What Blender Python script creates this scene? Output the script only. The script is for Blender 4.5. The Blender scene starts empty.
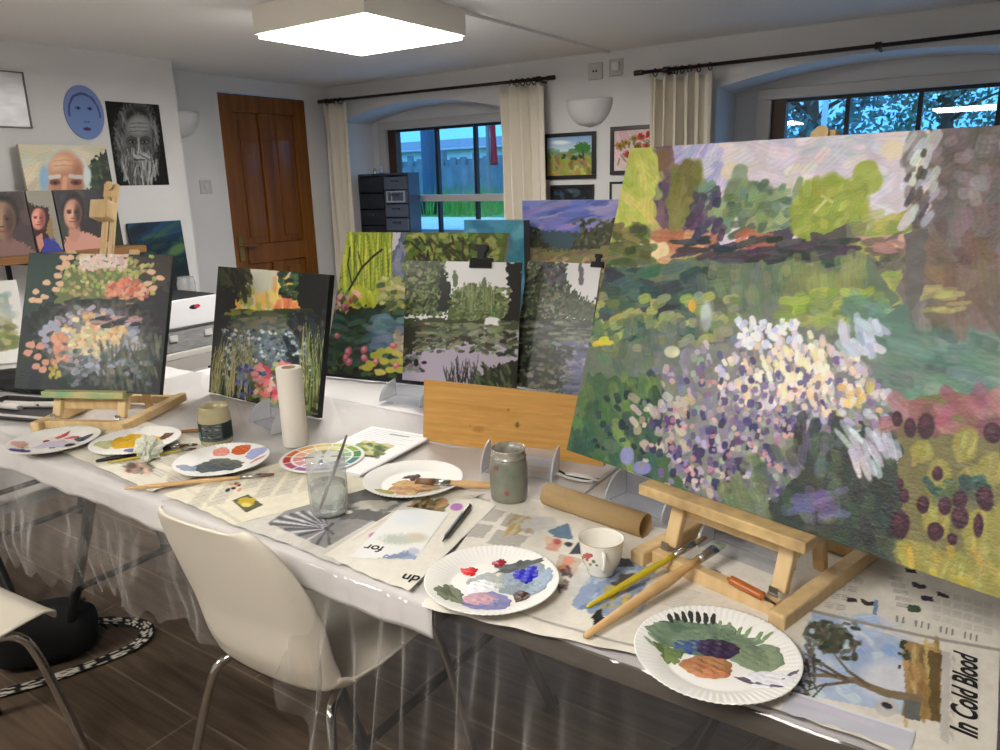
import bpy, bmesh, math, random
import numpy as np
from mathutils import Vector, Matrix
random.seed(7); RNG = np.random.default_rng(11)
C = bpy.context.scene.collection
PI = math.pi
def R(d): return math.radians(d)
# ------------------------------------------------------------------ colour and materials
def s2l(c):
    a = np.asarray(c, dtype=np.float64) / 255.0
    return np.where(a <= 0.04045, a / 12.92, ((a + 0.055) / 1.055) ** 2.4)
def L4(c): return tuple(float(v) for v in s2l(c)) + (1.0,)
MATS = {}
def mat(name, col, rough=0.5, metal=0.0, col2=None, scale=8.0, stretch=(1, 1, 1), bump=0.0, bscale=60.0,
        trans=0.0, ior=1.45, coat=0.0, spec=0.5, detail=3.0, wave=False):
    if name in MATS: return MATS[name]
    m = bpy.data.materials.new(name); m.use_nodes = True
    nt = m.node_tree; b = nt.nodes['Principled BSDF']
    b.inputs['Base Color'].default_value = L4(col)
    b.inputs['Roughness'].default_value = rough; b.inputs['Metallic'].default_value = metal
    b.inputs['IOR'].default_value = ior; b.inputs['Transmission Weight'].default_value = trans
    b.inputs['Coat Weight'].default_value = coat; b.inputs['Specular IOR Level'].default_value = spec
    tc = nt.nodes.new('ShaderNodeTexCoord'); mp = nt.nodes.new('ShaderNodeMapping')
    mp.inputs['Scale'].default_value = stretch
    nt.links.new(tc.outputs['Object'], mp.inputs['Vector'])
    if col2 is not None:
        if wave:
            n = nt.nodes.new('ShaderNodeTexWave'); n.inputs['Scale'].default_value = scale
            n.inputs['Distortion'].default_value = 6.0; n.inputs['Detail'].default_value = detail
            n.inputs['Detail Scale'].default_value = 1.6; out = n.outputs['Fac']
        else:
            n = nt.nodes.new('ShaderNodeTexNoise'); n.inputs['Scale'].default_value = scale
            n.inputs['Detail'].default_value = detail; out = n.outputs['Fac']
        nt.links.new(mp.outputs['Vector'], n.inputs['Vector'])
        r = nt.nodes.new('ShaderNodeValToRGB'); e = r.color_ramp.elements
        e[0].position, e[1].position = 0.32, 0.68
        e[0].color, e[1].color = L4(col), L4(col2)
        nt.links.new(out, r.inputs['Fac']); nt.links.new(r.outputs['Color'], b.inputs['Base Color'])
    if bump > 0:
        n2 = nt.nodes.new('ShaderNodeTexNoise'); n2.inputs['Scale'].default_value = bscale
        n2.inputs['Detail'].default_value = 4.0
        nt.links.new(mp.outputs['Vector'], n2.inputs['Vector'])
        bp = nt.nodes.new('ShaderNodeBump'); bp.inputs['Strength'].default_value = bump; bp.inputs['Distance'].default_value = 0.004
        nt.links.new(n2.outputs['Fac'], bp.inputs['Height']); nt.links.new(bp.outputs['Normal'], b.inputs['Normal'])
    MATS[name] = m; return m
def mat_paint(name, rough=0.5, bump=0.25, bscale=220.0, spec=0.4):
    if name in MATS: return MATS[name]
    m = mat(name, (200, 200, 200), rough, bump=bump, bscale=bscale, spec=spec); nt = m.node_tree
    a = nt.nodes.new('ShaderNodeVertexColor'); a.layer_name = 'paint'
    nt.links.new(a.outputs['Color'], nt.nodes['Principled BSDF'].inputs['Base Color']); return m
def mat_emit(name, col, s):
    m = bpy.data.materials.new(name); m.use_nodes = True; nt = m.node_tree; nt.nodes.clear()
    e = nt.nodes.new('ShaderNodeEmission'); e.inputs[0].default_value = tuple(col) + (1,); e.inputs[1].default_value = s
    o = nt.nodes.new('ShaderNodeOutputMaterial'); nt.links.new(e.outputs[0], o.inputs[0]); return m
def mat_film(name, tint, base, edge, rough=0.12, white=(235, 235, 235), milk=0.0, fold=0.0):
    # thin clear sheet: straight-through transparency, a glossy coat that grows towards grazing angles, a little milkiness
    m = bpy.data.materials.new(name); m.use_nodes = True; nt = m.node_tree; nt.nodes.clear()
    t = nt.nodes.new('ShaderNodeBsdfTransparent'); t.inputs[0].default_value = L4(tint)
    g = nt.nodes.new('ShaderNodeBsdfGlossy'); g.inputs['Roughness'].default_value = rough
    d = nt.nodes.new('ShaderNodeBsdfDiffuse'); d.inputs[0].default_value = L4(white)
    lw = nt.nodes.new('ShaderNodeFresnel'); lw.inputs['IOR'].default_value = 1.33
    mr = nt.nodes.new('ShaderNodeMapRange'); mr.inputs[3].default_value = base; mr.inputs[4].default_value = edge
    ge = nt.nodes.new('ShaderNodeNewGeometry'); ir = nt.nodes.new('ShaderNodeMapRange'); ir.inputs[3].default_value = 1.33; ir.inputs[4].default_value = 1 / 1.33
    nt.links.new(ge.outputs['Backfacing'], ir.inputs[0]); nt.links.new(ir.outputs[0], lw.inputs['IOR']); nt.links.new(lw.outputs[0], mr.inputs[0])
    m1 = nt.nodes.new('ShaderNodeMixShader'); mk = nt.nodes.new('ShaderNodeMapRange'); mk.inputs[3].default_value = milk; mk.inputs[4].default_value = min(1, milk + fold); nt.links.new(lw.outputs[0], mk.inputs[0]); nt.links.new(mk.outputs[0], m1.inputs[0])
    nt.links.new(t.outputs[0], m1.inputs[1]); nt.links.new(d.outputs[0], m1.inputs[2])
    m2 = nt.nodes.new('ShaderNodeMixShader')
    nt.links.new(mr.outputs[0], m2.inputs[0]); nt.links.new(m1.outputs[0], m2.inputs[1]); nt.links.new(g.outputs[0], m2.inputs[2])
    o = nt.nodes.new('ShaderNodeOutputMaterial'); nt.links.new(m2.outputs[0], o.inputs[0]); MATS[name] = m; return m
# ------------------------------------------------------------------ mesh helpers
def link(name, me, m=None, parent=None, smooth=False):
    o = bpy.data.objects.new(name, me); C.objects.link(o)
    if m is not None: me.materials.append(m)
    if parent is not None: o.parent = parent
    if smooth: me.polygons.foreach_set('use_smooth', [True] * len(me.polygons))
    return o
def obj(name, bm, m, parent=None, smooth=False, bevel=0.0):
    me = bpy.data.meshes.new(name)
    if isinstance(bm, MB): bm = bm.b
    bmesh.ops.recalc_face_normals(bm, faces=bm.faces)
    bm.to_mesh(me); bm.free()
    o = link(name, me, m, parent, smooth)
    if bevel > 0:
        b = o.modifiers.new('bevel', 'BEVEL'); b.width = bevel; b.segments = 2; b.limit_method = 'ANGLE'; b.angle_limit = R(40)
    return o
def rawobj(name, V, F, m, parent=None, smooth=False):
    me = bpy.data.meshes.new(name); me.from_pydata([tuple(v) for v in V], [], [tuple(f) for f in F]); me.update()
    return link(name, me, m, parent, smooth)
def tag(o, label, cat, group=None, kind=None):
    o['label'] = label; o['category'] = cat
    if group: o['group'] = group
    if kind: o['kind'] = kind
    return o
def thing(name, label, cat, loc=(0, 0, 0), rz=0.0, group=None):
    o = bpy.data.objects.new(name, None); C.objects.link(o); o.empty_display_size = 0.05
    o.location = loc; o.rotation_euler = (0, 0, rz)
    return tag(o, label, cat, group)
def struct(o, label=None, cat=None):
    o['kind'] = 'structure'
    if label: o['label'] = label
    if cat: o['category'] = cat
    return o
class MB:
    def __init__(s): s.b = bmesh.new()
    def box(s, c, d, rot=None):
        M = Matrix.Translation(Vector(c)) @ (rot.to_4x4() if rot is not None else Matrix.Identity(4)) @ Matrix.Diagonal((d[0], d[1], d[2], 1))
        bmesh.ops.create_cube(s.b, size=1.0, matrix=M); return s
    def bb(s, x0, x1, y0, y1, z0, z1):
        return s.box(((x0 + x1) / 2, (y0 + y1) / 2, (z0 + z1) / 2), (abs(x1 - x0), abs(y1 - y0), abs(z1 - z0)))
    def bar(s, p, q, w, d, up=(0, 0, 1)):          # a rectangular bar from p to q
        p, q = Vector(p), Vector(q); z = (q - p); l = z.length; z.normalize()
        x = Vector(up).cross(z)
        if x.length < 1e-4: x = Vector((1, 0, 0))
        x.normalize(); y = z.cross(x)
        rot = Matrix((x, y, z)).transposed()
        return s.box((p + q) / 2, (w, d, l), rot)
    def tube(s, pts, r, n=12, caps=True):
        pts = [Vector(p) for p in pts]; rs = r if isinstance(r, (list, tuple)) else [r] * len(pts)
        rings = []; px = None
        for i, p in enumerate(pts):
            a = pts[max(i - 1, 0)]; b = pts[min(i + 1, len(pts) - 1)]; t = (b - a).normalized()
            if px is None:
                px = t.orthogonal().normalized()
            px = (px - t * px.dot(t))
            if px.length < 1e-5: px = t.orthogonal()
            px.normalize(); py = t.cross(px)
            rings.append([s.b.verts.new(p + (px * math.cos(2 * PI * k / n) + py * math.sin(2 * PI * k / n)) * rs[i]) for k in range(n)])
        for a, b in zip(rings, rings[1:]):
            for k in range(n): s.b.faces.new((a[k], a[(k + 1) % n], b[(k + 1) % n], b[k]))
        if caps:
            s.b.faces.new(rings[0][::-1]); s.b.faces.new(rings[-1])
        return s
    def lathe(s, prof, n=40, c=(0, 0, 0), rip=None):
        rings = []
        for i, (r, z) in enumerate(prof):
            if r < 1e-6: rings.append([s.b.verts.new((c[0], c[1], c[2] + z))]); continue
            ring = []
            for k in range(n):
                a = 2 * PI * k / n; rr, zz = (r, z) if rip is None else rip(i, a, r, z)
                ring.append(s.b.verts.new((c[0] + rr * math.cos(a), c[1] + rr * math.sin(a), c[2] + zz)))
            rings.append(ring)
        for a, b in zip(rings, rings[1:]):
            for k in range(n):
                k2 = (k + 1) % n
                if len(a) == 1 and len(b) == 1: continue
                if len(a) == 1: s.b.faces.new((a[0], b[k2], b[k]))
                elif len(b) == 1: s.b.faces.new((a[k], a[k2], b[0]))
                else: s.b.faces.new((a[k], a[k2], b[k2], b[k]))
        return s
    def prism(s, poly, z0, z1, M=None):
        M = M or Matrix.Identity(4)
        a = [s.b.verts.new(M @ Vector((x, y, z0))) for x, y in poly]; b = [s.b.verts.new(M @ Vector((x, y, z1))) for x, y in poly]
        s.b.faces.new(a[::-1]); s.b.faces.new(b)
        for k in range(len(poly)):
            j = (k + 1) % len(poly); s.b.faces.new((a[k], a[j], b[j], b[k]))
        return s
def bez(pts, n=8):                                     # rounded polyline (Catmull-Rom)
    P = [Vector(p) for p in pts]; P = [P[0] * 2 - P[1]] + P + [P[-1] * 2 - P[-2]]; out = []
    for i in range(1, len(P) - 2):
        for k in range(n):
            t = k / n; a, b, c, d = P[i - 1:i + 3]
            out.append(0.5 * ((2 * b) + (c - a) * t + (2 * a - 5 * b + 4 * c - d) * t * t + (3 * b - a - 3 * c + d) * t ** 3))
    out.append(P[-2]); return out
# ------------------------------------------------------------------ the painter: lays pigment on the vertices of a sheet
def noise2(ny, nx, cells, rng):
    g = rng.random((cells + 2, cells + 2)); y = np.linspace(0, cells, ny); x = np.linspace(0, cells, nx)
    iy = y.astype(int); ix = x.astype(int); fy = (y - iy)[:, None]; fx = (x - ix)[None, :]
    fy = fy * fy * (3 - 2 * fy); fx = fx * fx * (3 - 2 * fx)
    a = g[np.ix_(iy, ix)]; b = g[np.ix_(iy, ix + 1)]; c = g[np.ix_(iy + 1, ix)]; d = g[np.ix_(iy + 1, ix + 1)]
    return (a * (1 - fx) + b * fx) * (1 - fy) + (c * (1 - fx) + d * fx) * fy
class Art:
    """nx x ny vertices; quad = the sheet's corners TL,TR,BR,BL in the units the picture is sketched in."""
    def __init__(s, nx, ny, quad, base, seed=1):
        s.nx, s.ny = nx, ny; s.r = np.random.default_rng(seed)
        src = [(0, 0), (1, 0), (1, 1), (0, 1)]; A = []; B = []
        for (u, v), (x, y) in zip(src, quad):
            A += [[u, v, 1, 0, 0, 0, -x * u, -x * v], [0, 0, 0, u, v, 1, -y * u, -y * v]]; B += [x, y]
        h = np.linalg.solve(np.array(A, float), np.array(B, float)); s.H = np.append(h, 1).reshape(3, 3); s.Hi = np.linalg.inv(s.H)
        U, V = np.meshgrid(np.linspace(0, 1, nx), np.linspace(0, 1, ny))
        W = s.H[2, 0] * U + s.H[2, 1] * V + 1
        s.X = (s.H[0, 0] * U + s.H[0, 1] * V + s.H[0, 2]) / W; s.Y = (s.H[1, 0] * U + s.H[1, 1] * V + s.H[1, 2]) / W
        s.a = np.ones((ny, nx, 3)) * np.array(base, float)
        s.N = [noise2(ny, nx, c, s.r) * 2 - 1 for c in (6, 16, 40, 90)]
        s.px = abs(quad[1][0] - quad[0][0]) / nx
    def win(s, x0, x1, y0, y1):
        q = []
        for x, y in ((x0, y0), (x1, y0), (x1, y1), (x0, y1)):
            w = s.Hi @ np.array([x, y, 1.0]); q.append(w[:2] / w[2])
        q = np.array(q); i0 = max(int(q[:, 0].min() * s.nx) - 1, 0); i1 = min(int(q[:, 0].max() * s.nx) + 2, s.nx)
        j0 = max(int(q[:, 1].min() * s.ny) - 1, 0); j1 = min(int(q[:, 1].max() * s.ny) + 2, s.ny)
        return (slice(j0, j1), slice(i0, i1)) if i1 > i0 and j1 > j0 else None
    def put(s, w, m, col):
        s.a[w] += (np.array(col, float) - s.a[w]) * np.clip(m, 0, 1)[..., None]
    def E(s, x, y, rx, ry, col, rot=0, soft=0.2, al=1.0, jag=0.0, k=2):
        R_ = max(rx, ry) * 1.3; w = s.win(x - R_, x + R_, y - R_, y + R_)
        if w is None: return s
        dx, dy = s.X[w] - x, s.Y[w] - y; c, n = math.cos(R(rot)), math.sin(R(rot))
        d = np.sqrt(((dx * c + dy * n) / rx) ** 2 + ((-dx * n + dy * c) / ry) ** 2)
        if jag: d = d + jag * s.N[k][w]
        s.put(w, ((1 - d) / soft + 0.5) * al, col); return s
    def P(s, pts, col, al=1.0, jag=0.0, k=2):
        xs = [p[0] for p in pts]; ys = [p[1] for p in pts]; w = s.win(min(xs) - jag, max(xs) + jag, min(ys) - jag, max(ys) + jag)
        if w is None: return s
        X = s.X[w] + jag * s.N[k][w]; Y = s.Y[w] + jag * np.roll(s.N[k], 17, 1)[w]; ins = np.zeros(X.shape, bool)
        for i in range(len(pts)):
            (x1, y1), (x2, y2) = pts[i], pts[i - 1]
            if y1 == y2: continue
            ins ^= ((y1 > Y) != (y2 > Y)) & (X < (x2 - x1) * (Y - y1) / (y2 - y1) + x1)
        s.put(w, ins * al, col); return s
    def K(s, x, y, l, wd, ang, col, al=0.9):              # one brush stroke with bristle streaks
        rr = max(l, wd) * 1.2; w = s.win(x - rr, x + rr, y - rr, y + rr)
        if w is None: return s
        dx, dy = s.X[w] - x, s.Y[w] - y; c, n = math.cos(ang), math.sin(ang)
        p = (dx * c + dy * n) / l; q = (-dx * n + dy * c) / wd
        d = (np.abs(p) ** 3 + np.abs(q) ** 3) + 0.25 * s.N[3][w]
        st = 1 + 0.035 * np.sin(q * 9 + x * 3.1) * (np.abs(p) < 1.1)
        m = np.clip((1 - d) * 2.2, 0, 1) * al
        s.a[w] += (np.array(col, float) * st[..., None] - s.a[w]) * m[..., None]; return s
    def S(s, n, x0, x1, y0, y1, l, wd, ang, aj, cols, al=0.85, ell=False, lj=0.4, cj=9):   # scatter strokes
        for _ in range(n):
            if ell:
                a = s.r.random() * 2 * PI; q = math.sqrt(s.r.random())
                x = (x0 + x1) / 2 + q * math.cos(a) * (x1 - x0) / 2; y = (y0 + y1) / 2 + q * math.sin(a) * (y1 - y0) / 2
            else: x = x0 + s.r.random() * (x1 - x0); y = y0 + s.r.random() * (y1 - y0)
            col = np.array(cols[s.r.integers(len(cols))], float) + s.r.normal(0, cj, 3) * 0.6 + s.r.normal(0, cj * 0.6)
            f = 1 + lj * (s.r.random() * 2 - 1)
            s.K(x, y, l * f, wd * (1 + lj * 0.6 * (s.r.random() * 2 - 1)), R(ang + aj * (s.r.random() * 2 - 1)), col, al)
        return s
    def Ln(s, pts, wd, col, al=1.0, wd2=None):
        wd2 = wd if wd2 is None else wd2; n = len(pts) - 1
        for i in range(n):
            (x1, y1), (x2, y2) = pts[i], pts[i + 1]; a = wd + (wd2 - wd) * i / n; b = wd + (wd2 - wd) * (i + 1) / n; M_ = max(a, b) + 1
            w = s.win(min(x1, x2) - M_, max(x1, x2) + M_, min(y1, y2) - M_, max(y1, y2) + M_)
            if w is None: continue
            dx, dy = x2 - x1, y2 - y1; t = np.clip(((s.X[w] - x1) * dx + (s.Y[w] - y1) * dy) / (dx * dx + dy * dy + 1e-9), 0, 1)
            d = np.hypot(s.X[w] - x1 - t * dx, s.Y[w] - y1 - t * dy); h = (a + (b - a) * t) / 2
            s.put(w, np.clip((h - d) / (0.5 * s.px) + 0.5, 0, 1) * al, col)
        return s
    def G(s, y0, y1, c0, c1, x0=-9e9, x1=9e9, al=1.0):      # a band graded from c0 to c1 (the pigment, not light)
        t = np.clip((s.Y - y0) / (y1 - y0), 0, 1)[..., None]; m = ((s.Y >= y0) & (s.Y <= y1) & (s.X >= x0) & (s.X <= x1))[..., None] * al
        s.a += ((1 - t) * np.array(c0, float) + t * np.array(c1, float) - s.a) * m; return s
    def T(s, pts, al=0.35, per=4.0, ang=0.0, col=(95, 92, 88)):   # a column of small print
        xs = [p[0] for p in pts]; ys = [p[1] for p in pts]; w = s.win(min(xs), max(xs), min(ys), max(ys))
        if w is None: return s
        X, Y = s.X[w], s.Y[w]; ins = np.zeros(X.shape, bool)
        for i in range(len(pts)):
            (x1, y1), (x2, y2) = pts[i], pts[i - 1]
            if y1 == y2: continue
            ins ^= ((y1 > Y) != (y2 > Y)) & (X < (x2 - x1) * (Y - y1) / (y2 - y1) + x1)
        c, n = math.cos(R(ang)), math.sin(R(ang)); q = (-X * n + Y * c) / per
        g = (np.sin(q * 2 * PI) * 0.5 + 0.5) * (0.7 + 0.5 * s.N[3][w] + 0.25 * s.N[2][w])
        s.put(w, ins * np.clip(g, 0, 1) * al, col); return s
    def mottle(s, amp=6, ks=(1, 2, 3)):
        for k in ks: s.a += amp * s.N[k][..., None]
        return s
    def lin(s, gain=1.0): return np.clip(s2l(np.clip(s.a, 2, 250)) ** (getattr(s, 'pw', 1.1) if gain > 1 else 1.0) * gain, 0, .93)
GAIN = 1.15
def set_cols(me, cols):
    at = me.color_attributes.new('paint', 'FLOAT_COLOR', 'POINT')
    f = np.ones((len(me.vertices), 4), np.float32); f[:, :3] = cols; at.data.foreach_set('color', f.ravel())
def sheet_mesh(name, art, w, h, th, side=(200, 195, 185), bump=None):
    """painted sheet: front grid at y=0 facing -y, x 0..w, z 0..h, with a body of thickness th behind it"""
    nx, ny = art.nx, art.ny
    U, V = np.meshgrid(np.linspace(0, 1, nx), np.linspace(0, 1, ny))
    D = np.zeros_like(U)
    if bump: D = -bump * (np.clip(art.a.mean(2) / 255 * 0.3 + 0.7 * np.abs(art.N[3]), 0, 1)) * (np.minimum(np.minimum(U, 1 - U), np.minimum(V, 1 - V)) > 0)
    P = np.stack([U * w, D, (1 - V) * h], -1).reshape(-1, 3)
    idx = np.arange(nx * ny).reshape(ny, nx)
    q = np.stack([idx[1:, :-1], idx[1:, 1:], idx[:-1, 1:], idx[:-1, :-1]], -1).reshape(-1, 4)
    n0 = nx * ny
    ring = np.concatenate([idx[0, :], idx[1:, -1], idx[-1, -2::-1], idx[-2:0:-1, 0]])
    fr = P[ring]; bk = fr.copy(); fr = fr.copy(); fr[:, 1] = 0.0002; bk[:, 1] = th; m = len(ring)
    allv = np.concatenate([P, fr, bk]); a = n0 + np.arange(m); b = n0 + m + np.arange(m)
    sides = np.stack([a, np.roll(a, -1), np.roll(b, -1), b], -1)
    faces = np.concatenate([q, sides])
    me = bpy.data.meshes.new(name)
    me.from_pydata(allv.tolist(), [], faces.tolist() + [b.tolist()]); me.update()
    GA = getattr(art, 'gain', GAIN); cols = np.concatenate([art.lin(GA).reshape(-1, 3), np.tile(s2l(side), (2 * m, 1))])
    set_cols(me, cols); return me
def frame_mat(x, y, z, yaw, tilt, roll=0.0):
    ex = Vector((math.cos(yaw), math.sin(yaw), 0)); n = Vector((-math.sin(yaw), math.cos(yaw), 0))
    ey = Vector((0, 0, 1)) * math.cos(tilt) + n * math.sin(tilt)
    e2 = ex * math.cos(roll) + ey * math.sin(roll); y2 = -ex * math.sin(roll) + ey * math.cos(roll); b = y2.cross(e2)
    M = Matrix((e2, b, y2)).transposed().to_4x4(); M.translation = (x, y, z); return M
def picture(name, art, pose, th, label, cat, side=(60, 66, 60), m=None, bump=None, group=None):
    x, y, z, yaw, tilt, w, h, roll = pose
    o = link(name, sheet_mesh(name, art, w, h, th, side, bump), m or mat_paint('oil_paint_on_canvas'))
    o.matrix_world = frame_mat(x, y, z, yaw, tilt, roll); tag(o, label, cat, group); return o
# ------------------------------------------------------------------ common materials
M_white = mat('white_wall_plaster', (214, 213, 212), 0.85, col2=(219, 218, 217), scale=2.5, bump=0.25, bscale=14)
M_ceil = mat('white_ceiling_plaster', (238, 236, 233), 0.9, bump=0.3, bscale=6)
M_gloss = mat('white_gloss_paint', (214, 213, 211), 0.4)
M_pine = mat('easel_pine', (224, 196, 148), 0.5, col2=(208, 174, 122), scale=3.0, stretch=(14, 14, 1.5), bump=0.1, bscale=30)
M_dark = mat('black_frame_lacquer', (22, 20, 20), 0.35)
M_chrome = mat('chrome', (190, 188, 184), 0.12, 1.0)
M_chair = mat('cream_plastic_shell', (216, 207, 190), 0.32)
M_black = mat('black_metal', (20, 20, 21), 0.45)
M_iron = mat('dark_bronze_rod', (58, 46, 40), 0.35, 0.7)
M_plate = mat('white_paper_plate', (236, 234, 228), 0.55)
M_ferr = mat('brush_ferrule_metal', (176, 174, 170), 0.25, 0.9)
M_brwood = mat('brush_bare_wood', (215, 178, 126), 0.5, col2=(200, 160, 104), scale=30)
M_glass = mat('clear_glass', (248, 252, 250), 0.02, trans=1.0, ior=1.45)
# ------------------------------------------------------------------ camera (hand-held phone, 1.41 m up, tipped down 14.5 degrees)
cam = bpy.data.objects.new('camera', bpy.data.cameras.new('camera')); C.objects.link(cam)
cam.data.sensor_width = 36; cam.data.lens = 27.0; cam.data.clip_start = 0.02
th, ro, yw = R(14.53), R(-1.546), R(34.4)
fw = Vector((-math.sin(yw) * math.cos(th), math.cos(yw) * math.cos(th), -math.sin(th)))
rt = Vector((math.cos(yw), math.sin(yw), 0)); up = rt.cross(fw)
rt, up = rt * math.cos(ro) + up * math.sin(ro), -rt * math.sin(ro) + up * math.cos(ro)
cm = Matrix((rt, up, -fw)).transposed().to_4x4(); cm.translation = (0, 0, 1.41); cam.matrix_world = cm
bpy.context.scene.camera = cam
# ------------------------------------------------------------------ room shell: x runs along the window wall, y towards it
CZ, BV, WV = 2.10, 4.12, 4.45
FX0, FX1, FY0 = -4.30, 2.6, -2.6
def floor_mat():
    m = mat('wood_look_floor_tiles', (92, 78, 66), 0.42); nt = m.node_tree; b = nt.nodes['Principled BSDF']
    tc = nt.nodes.new('ShaderNodeTexCoord'); mp = nt.nodes.new('ShaderNodeMapping'); mp.inputs['Rotation'].default_value = (0, 0, R(0)); mp.inputs['Location'].default_value = (0.07, 0.03, 0)
    nt.links.new(tc.outputs['Object'], mp.inputs['Vector'])
    br = nt.nodes.new('ShaderNodeTexBrick'); br.offset = 0.37; br.inputs['Scale'].default_value = 1.0
    br.inputs['Brick Width'].default_value = 1.2; br.inputs['Row Height'].default_value = 0.2
    br.inputs['Mortar Size'].default_value = 0.0035; br.inputs['Mortar Smooth'].default_value = 0.1
    br.inputs['Color1'].default_value = L4((108, 91, 75)); br.inputs['Color2'].default_value = L4((92, 77, 63)); br.inputs['Mortar'].default_value = L4((132, 118, 102))
    nt.links.new(mp.outputs['Vector'], br.inputs['Vector'])
    m2 = nt.nodes.new('ShaderNodeMapping'); m2.inputs['Scale'].default_value = (1.5, 18, 1); nt.links.new(tc.outputs['Object'], m2.inputs['Vector'])
    n = nt.nodes.new('ShaderNodeTexNoise'); n.inputs['Scale'].default_value = 2.2; n.inputs['Detail'].default_value = 6; n.inputs['Distortion'].default_value = 0.8
    nt.links.new(m2.outputs['Vector'], n.inputs['Vector'])
    r = nt.nodes.new('ShaderNodeValToRGB'); r.color_ramp.elements[0].position = 0.3; r.color_ramp.elements[1].position = 0.7
    r.color_ramp.elements[0].color = (0.5, 0.47, 0.44, 1); r.color_ramp.elements[1].color = (1.1, 1.08, 1.05, 1)
    nt.links.new(n.outputs['Fac'], r.inputs['Fac'])
    mx = nt.nodes.new('ShaderNodeMix'); mx.data_type = 'RGBA'; mx.blend_type = 'MULTIPLY'; mx.inputs[0].default_value = 1.0
    nt.links.new(br.outputs['Color'], mx.inputs[6]); nt.links.new(r.outputs['Color'], mx.inputs[7]); nt.links.new(mx.outputs[2], b.inputs['Base Color'])
    return m
struct(obj('floor', MB().bb(FX0 - .3, FX1, FY0, WV + .1, -0.05, 0.0), floor_mat()))
struct(obj('ceiling', MB().bb(FX0 - .3, FX1, FY0, WV + .1, CZ, CZ + 0.05), M_ceil))
def arch_wall(name, x0, x1, opens):
    """the thick window wall: front at BV, back at WV, with segmental-arched recesses and a square hole for each window"""
    b = bmesh.new()
    def quad(*p): b.faces.new([b.verts.new(q) for q in p])
    xs = x0
    for (a, c, spring, crown, sill, wl, wr, wb, wt) in opens + [(x1, x1, 0, 0, 0, 0, 0, 0, 0)]:
        quad((xs, BV, 0), (a, BV, 0), (a, BV, CZ), (xs, BV, CZ)); xs = c
    for (a, c, spring, crown, sill, wl, wr, wb, wt) in opens:
        N = 24
        def az(x): t = (x - (a + c) / 2) / ((c - a) / 2); return spring + (crown - spring) * (1 - t * t)
        X = sorted(set([a + (c - a) * i / N for i in range(N + 1)] + [wl, wr]))
        for p, q in zip(X, X[1:]):
            zp, zq = az(p), az(q)
            quad((p, BV, zp), (q, BV, zq), (q, BV, CZ), (p, BV, CZ)); quad((p, BV, 0), (q, BV, 0), (q, BV, sill), (p, BV, sill))
            quad((p, BV, zp), (p, WV, zp), (q, WV, zq), (q, BV, zq)); quad((p, BV, sill), (q, BV, sill), (q, WV, sill), (p, WV, sill))
            if wl <= (p + q) / 2 <= wr:
                quad((p, WV, wt), (q, WV, wt), (q, WV, zq), (p, WV, zp))
                if wb > sill: quad((p, WV, sill), (q, WV, sill), (q, WV, wb), (p, WV, wb))
            else: quad((p, WV, sill), (q, WV, sill), (q, WV, zq), (p, WV, zp))
        for x in (a, c): quad((x, BV, sill), (x, WV, sill), (x, WV, az(x)), (x, BV, az(x)))
        O = WV + 0.12                                    # outer reveal of the hole
        quad((wl, WV, wb), (wl, O, wb), (wl, O, wt), (wl, WV, wt)); quad((wr, WV, wb), (wr, O, wb), (wr, O, wt), (wr, WV, wt))
        quad((wl, WV, wt), (wr, WV, wt), (wr, O, wt), (wl, O, wt)); quad((wl, WV, wb), (wr, WV, wb), (wr, O, wb), (wl, O, wb))
    bmesh.ops.remove_doubles(b, verts=b.verts, dist=1e-5)
    return struct(obj(name, b, M_white))
W1 = (-4.17, -2.74, 1.85, 1.945, 0.86, -4.06, -2.80, 0.90, 1.81)
W2 = (-1.39, 0.22, 1.85, 1.945, 0.86, -1.235, 0.07, 0.90, 1.81)
arch_wall('wall_back', FX0, FX1, [W1, W2])
# left side: the portrait wall stands proud of the wall with the light switch and the door
PW, SW, DW = -3.97, -4.27, -4.30
b = MB(); b.bb(-4.45, PW, FY0, 2.674, 0, CZ); struct(obj('wall_left', b, M_white))
b = MB(); b.bb(-4.45, SW, 2.674, 3.105, 0, CZ); b.bb(-4.45, DW, 3.105, 3.19, 0, CZ); b.bb(-4.45, DW, 3.915, BV, 0, CZ); b.bb(-4.45, DW, 3.19, 3.915, 2.005, CZ)
struct(obj('wall_far_left', b, M_white))
struct(obj('wall_right', MB().bb(FX1, FX1 + .1, FY0, BV, 0, CZ), M_white)); struct(obj('wall_front', MB().bb(FX0 - .15, FX1, FY0 - .1, FY0, 0, CZ), M_white))
# pine door with four panels
M_door = mat('varnished_pine_door', (134, 82, 24), 0.4, col2=(108, 60, 14), scale=2.2, stretch=(9, 9, 0.7), coat=0.3)
d = struct(thing('door_1', 'varnished pine panelled door in the far left corner', 'door', (DW, 3.19, 0)), None, None)
w = 0.725; b = MB(); fx0, fx1 = -0.045, -0.006
for (y0, y1, z0, z1) in ((0, .11, 0, 2.0), (w - .11, w, 0, 2.0), (.11, w - .11, 1.89, 2.0), (.11, w - .11, .90, 1.03), (.11, w - .11, 0, .2), (w / 2 - .05, w / 2 + .05, .2, .90), (w / 2 - .05, w / 2 + .05, 1.03, 1.89)):
    b.bb(fx0, fx1, y0, y1, z0, z1)
obj('door_frame', b, M_door, d, bevel=.006)
for (y0, y1) in ((.11, w / 2 - .05), (w / 2 + .05, w - .11)):
    for (z0, z1) in ((.2, .90), (1.03, 1.89)):
        pn = MB().bb(-.036, -.024, y0, y1, z0, z1).bb(-.03, -.015, y0 + .045, y1 - .045, z0 + .045, z1 - .045); obj('door_panel', pn, M_door, d, bevel=.004)
M_brass = mat('aged_brass', (150, 128, 84), 0.3, 0.9)
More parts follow.
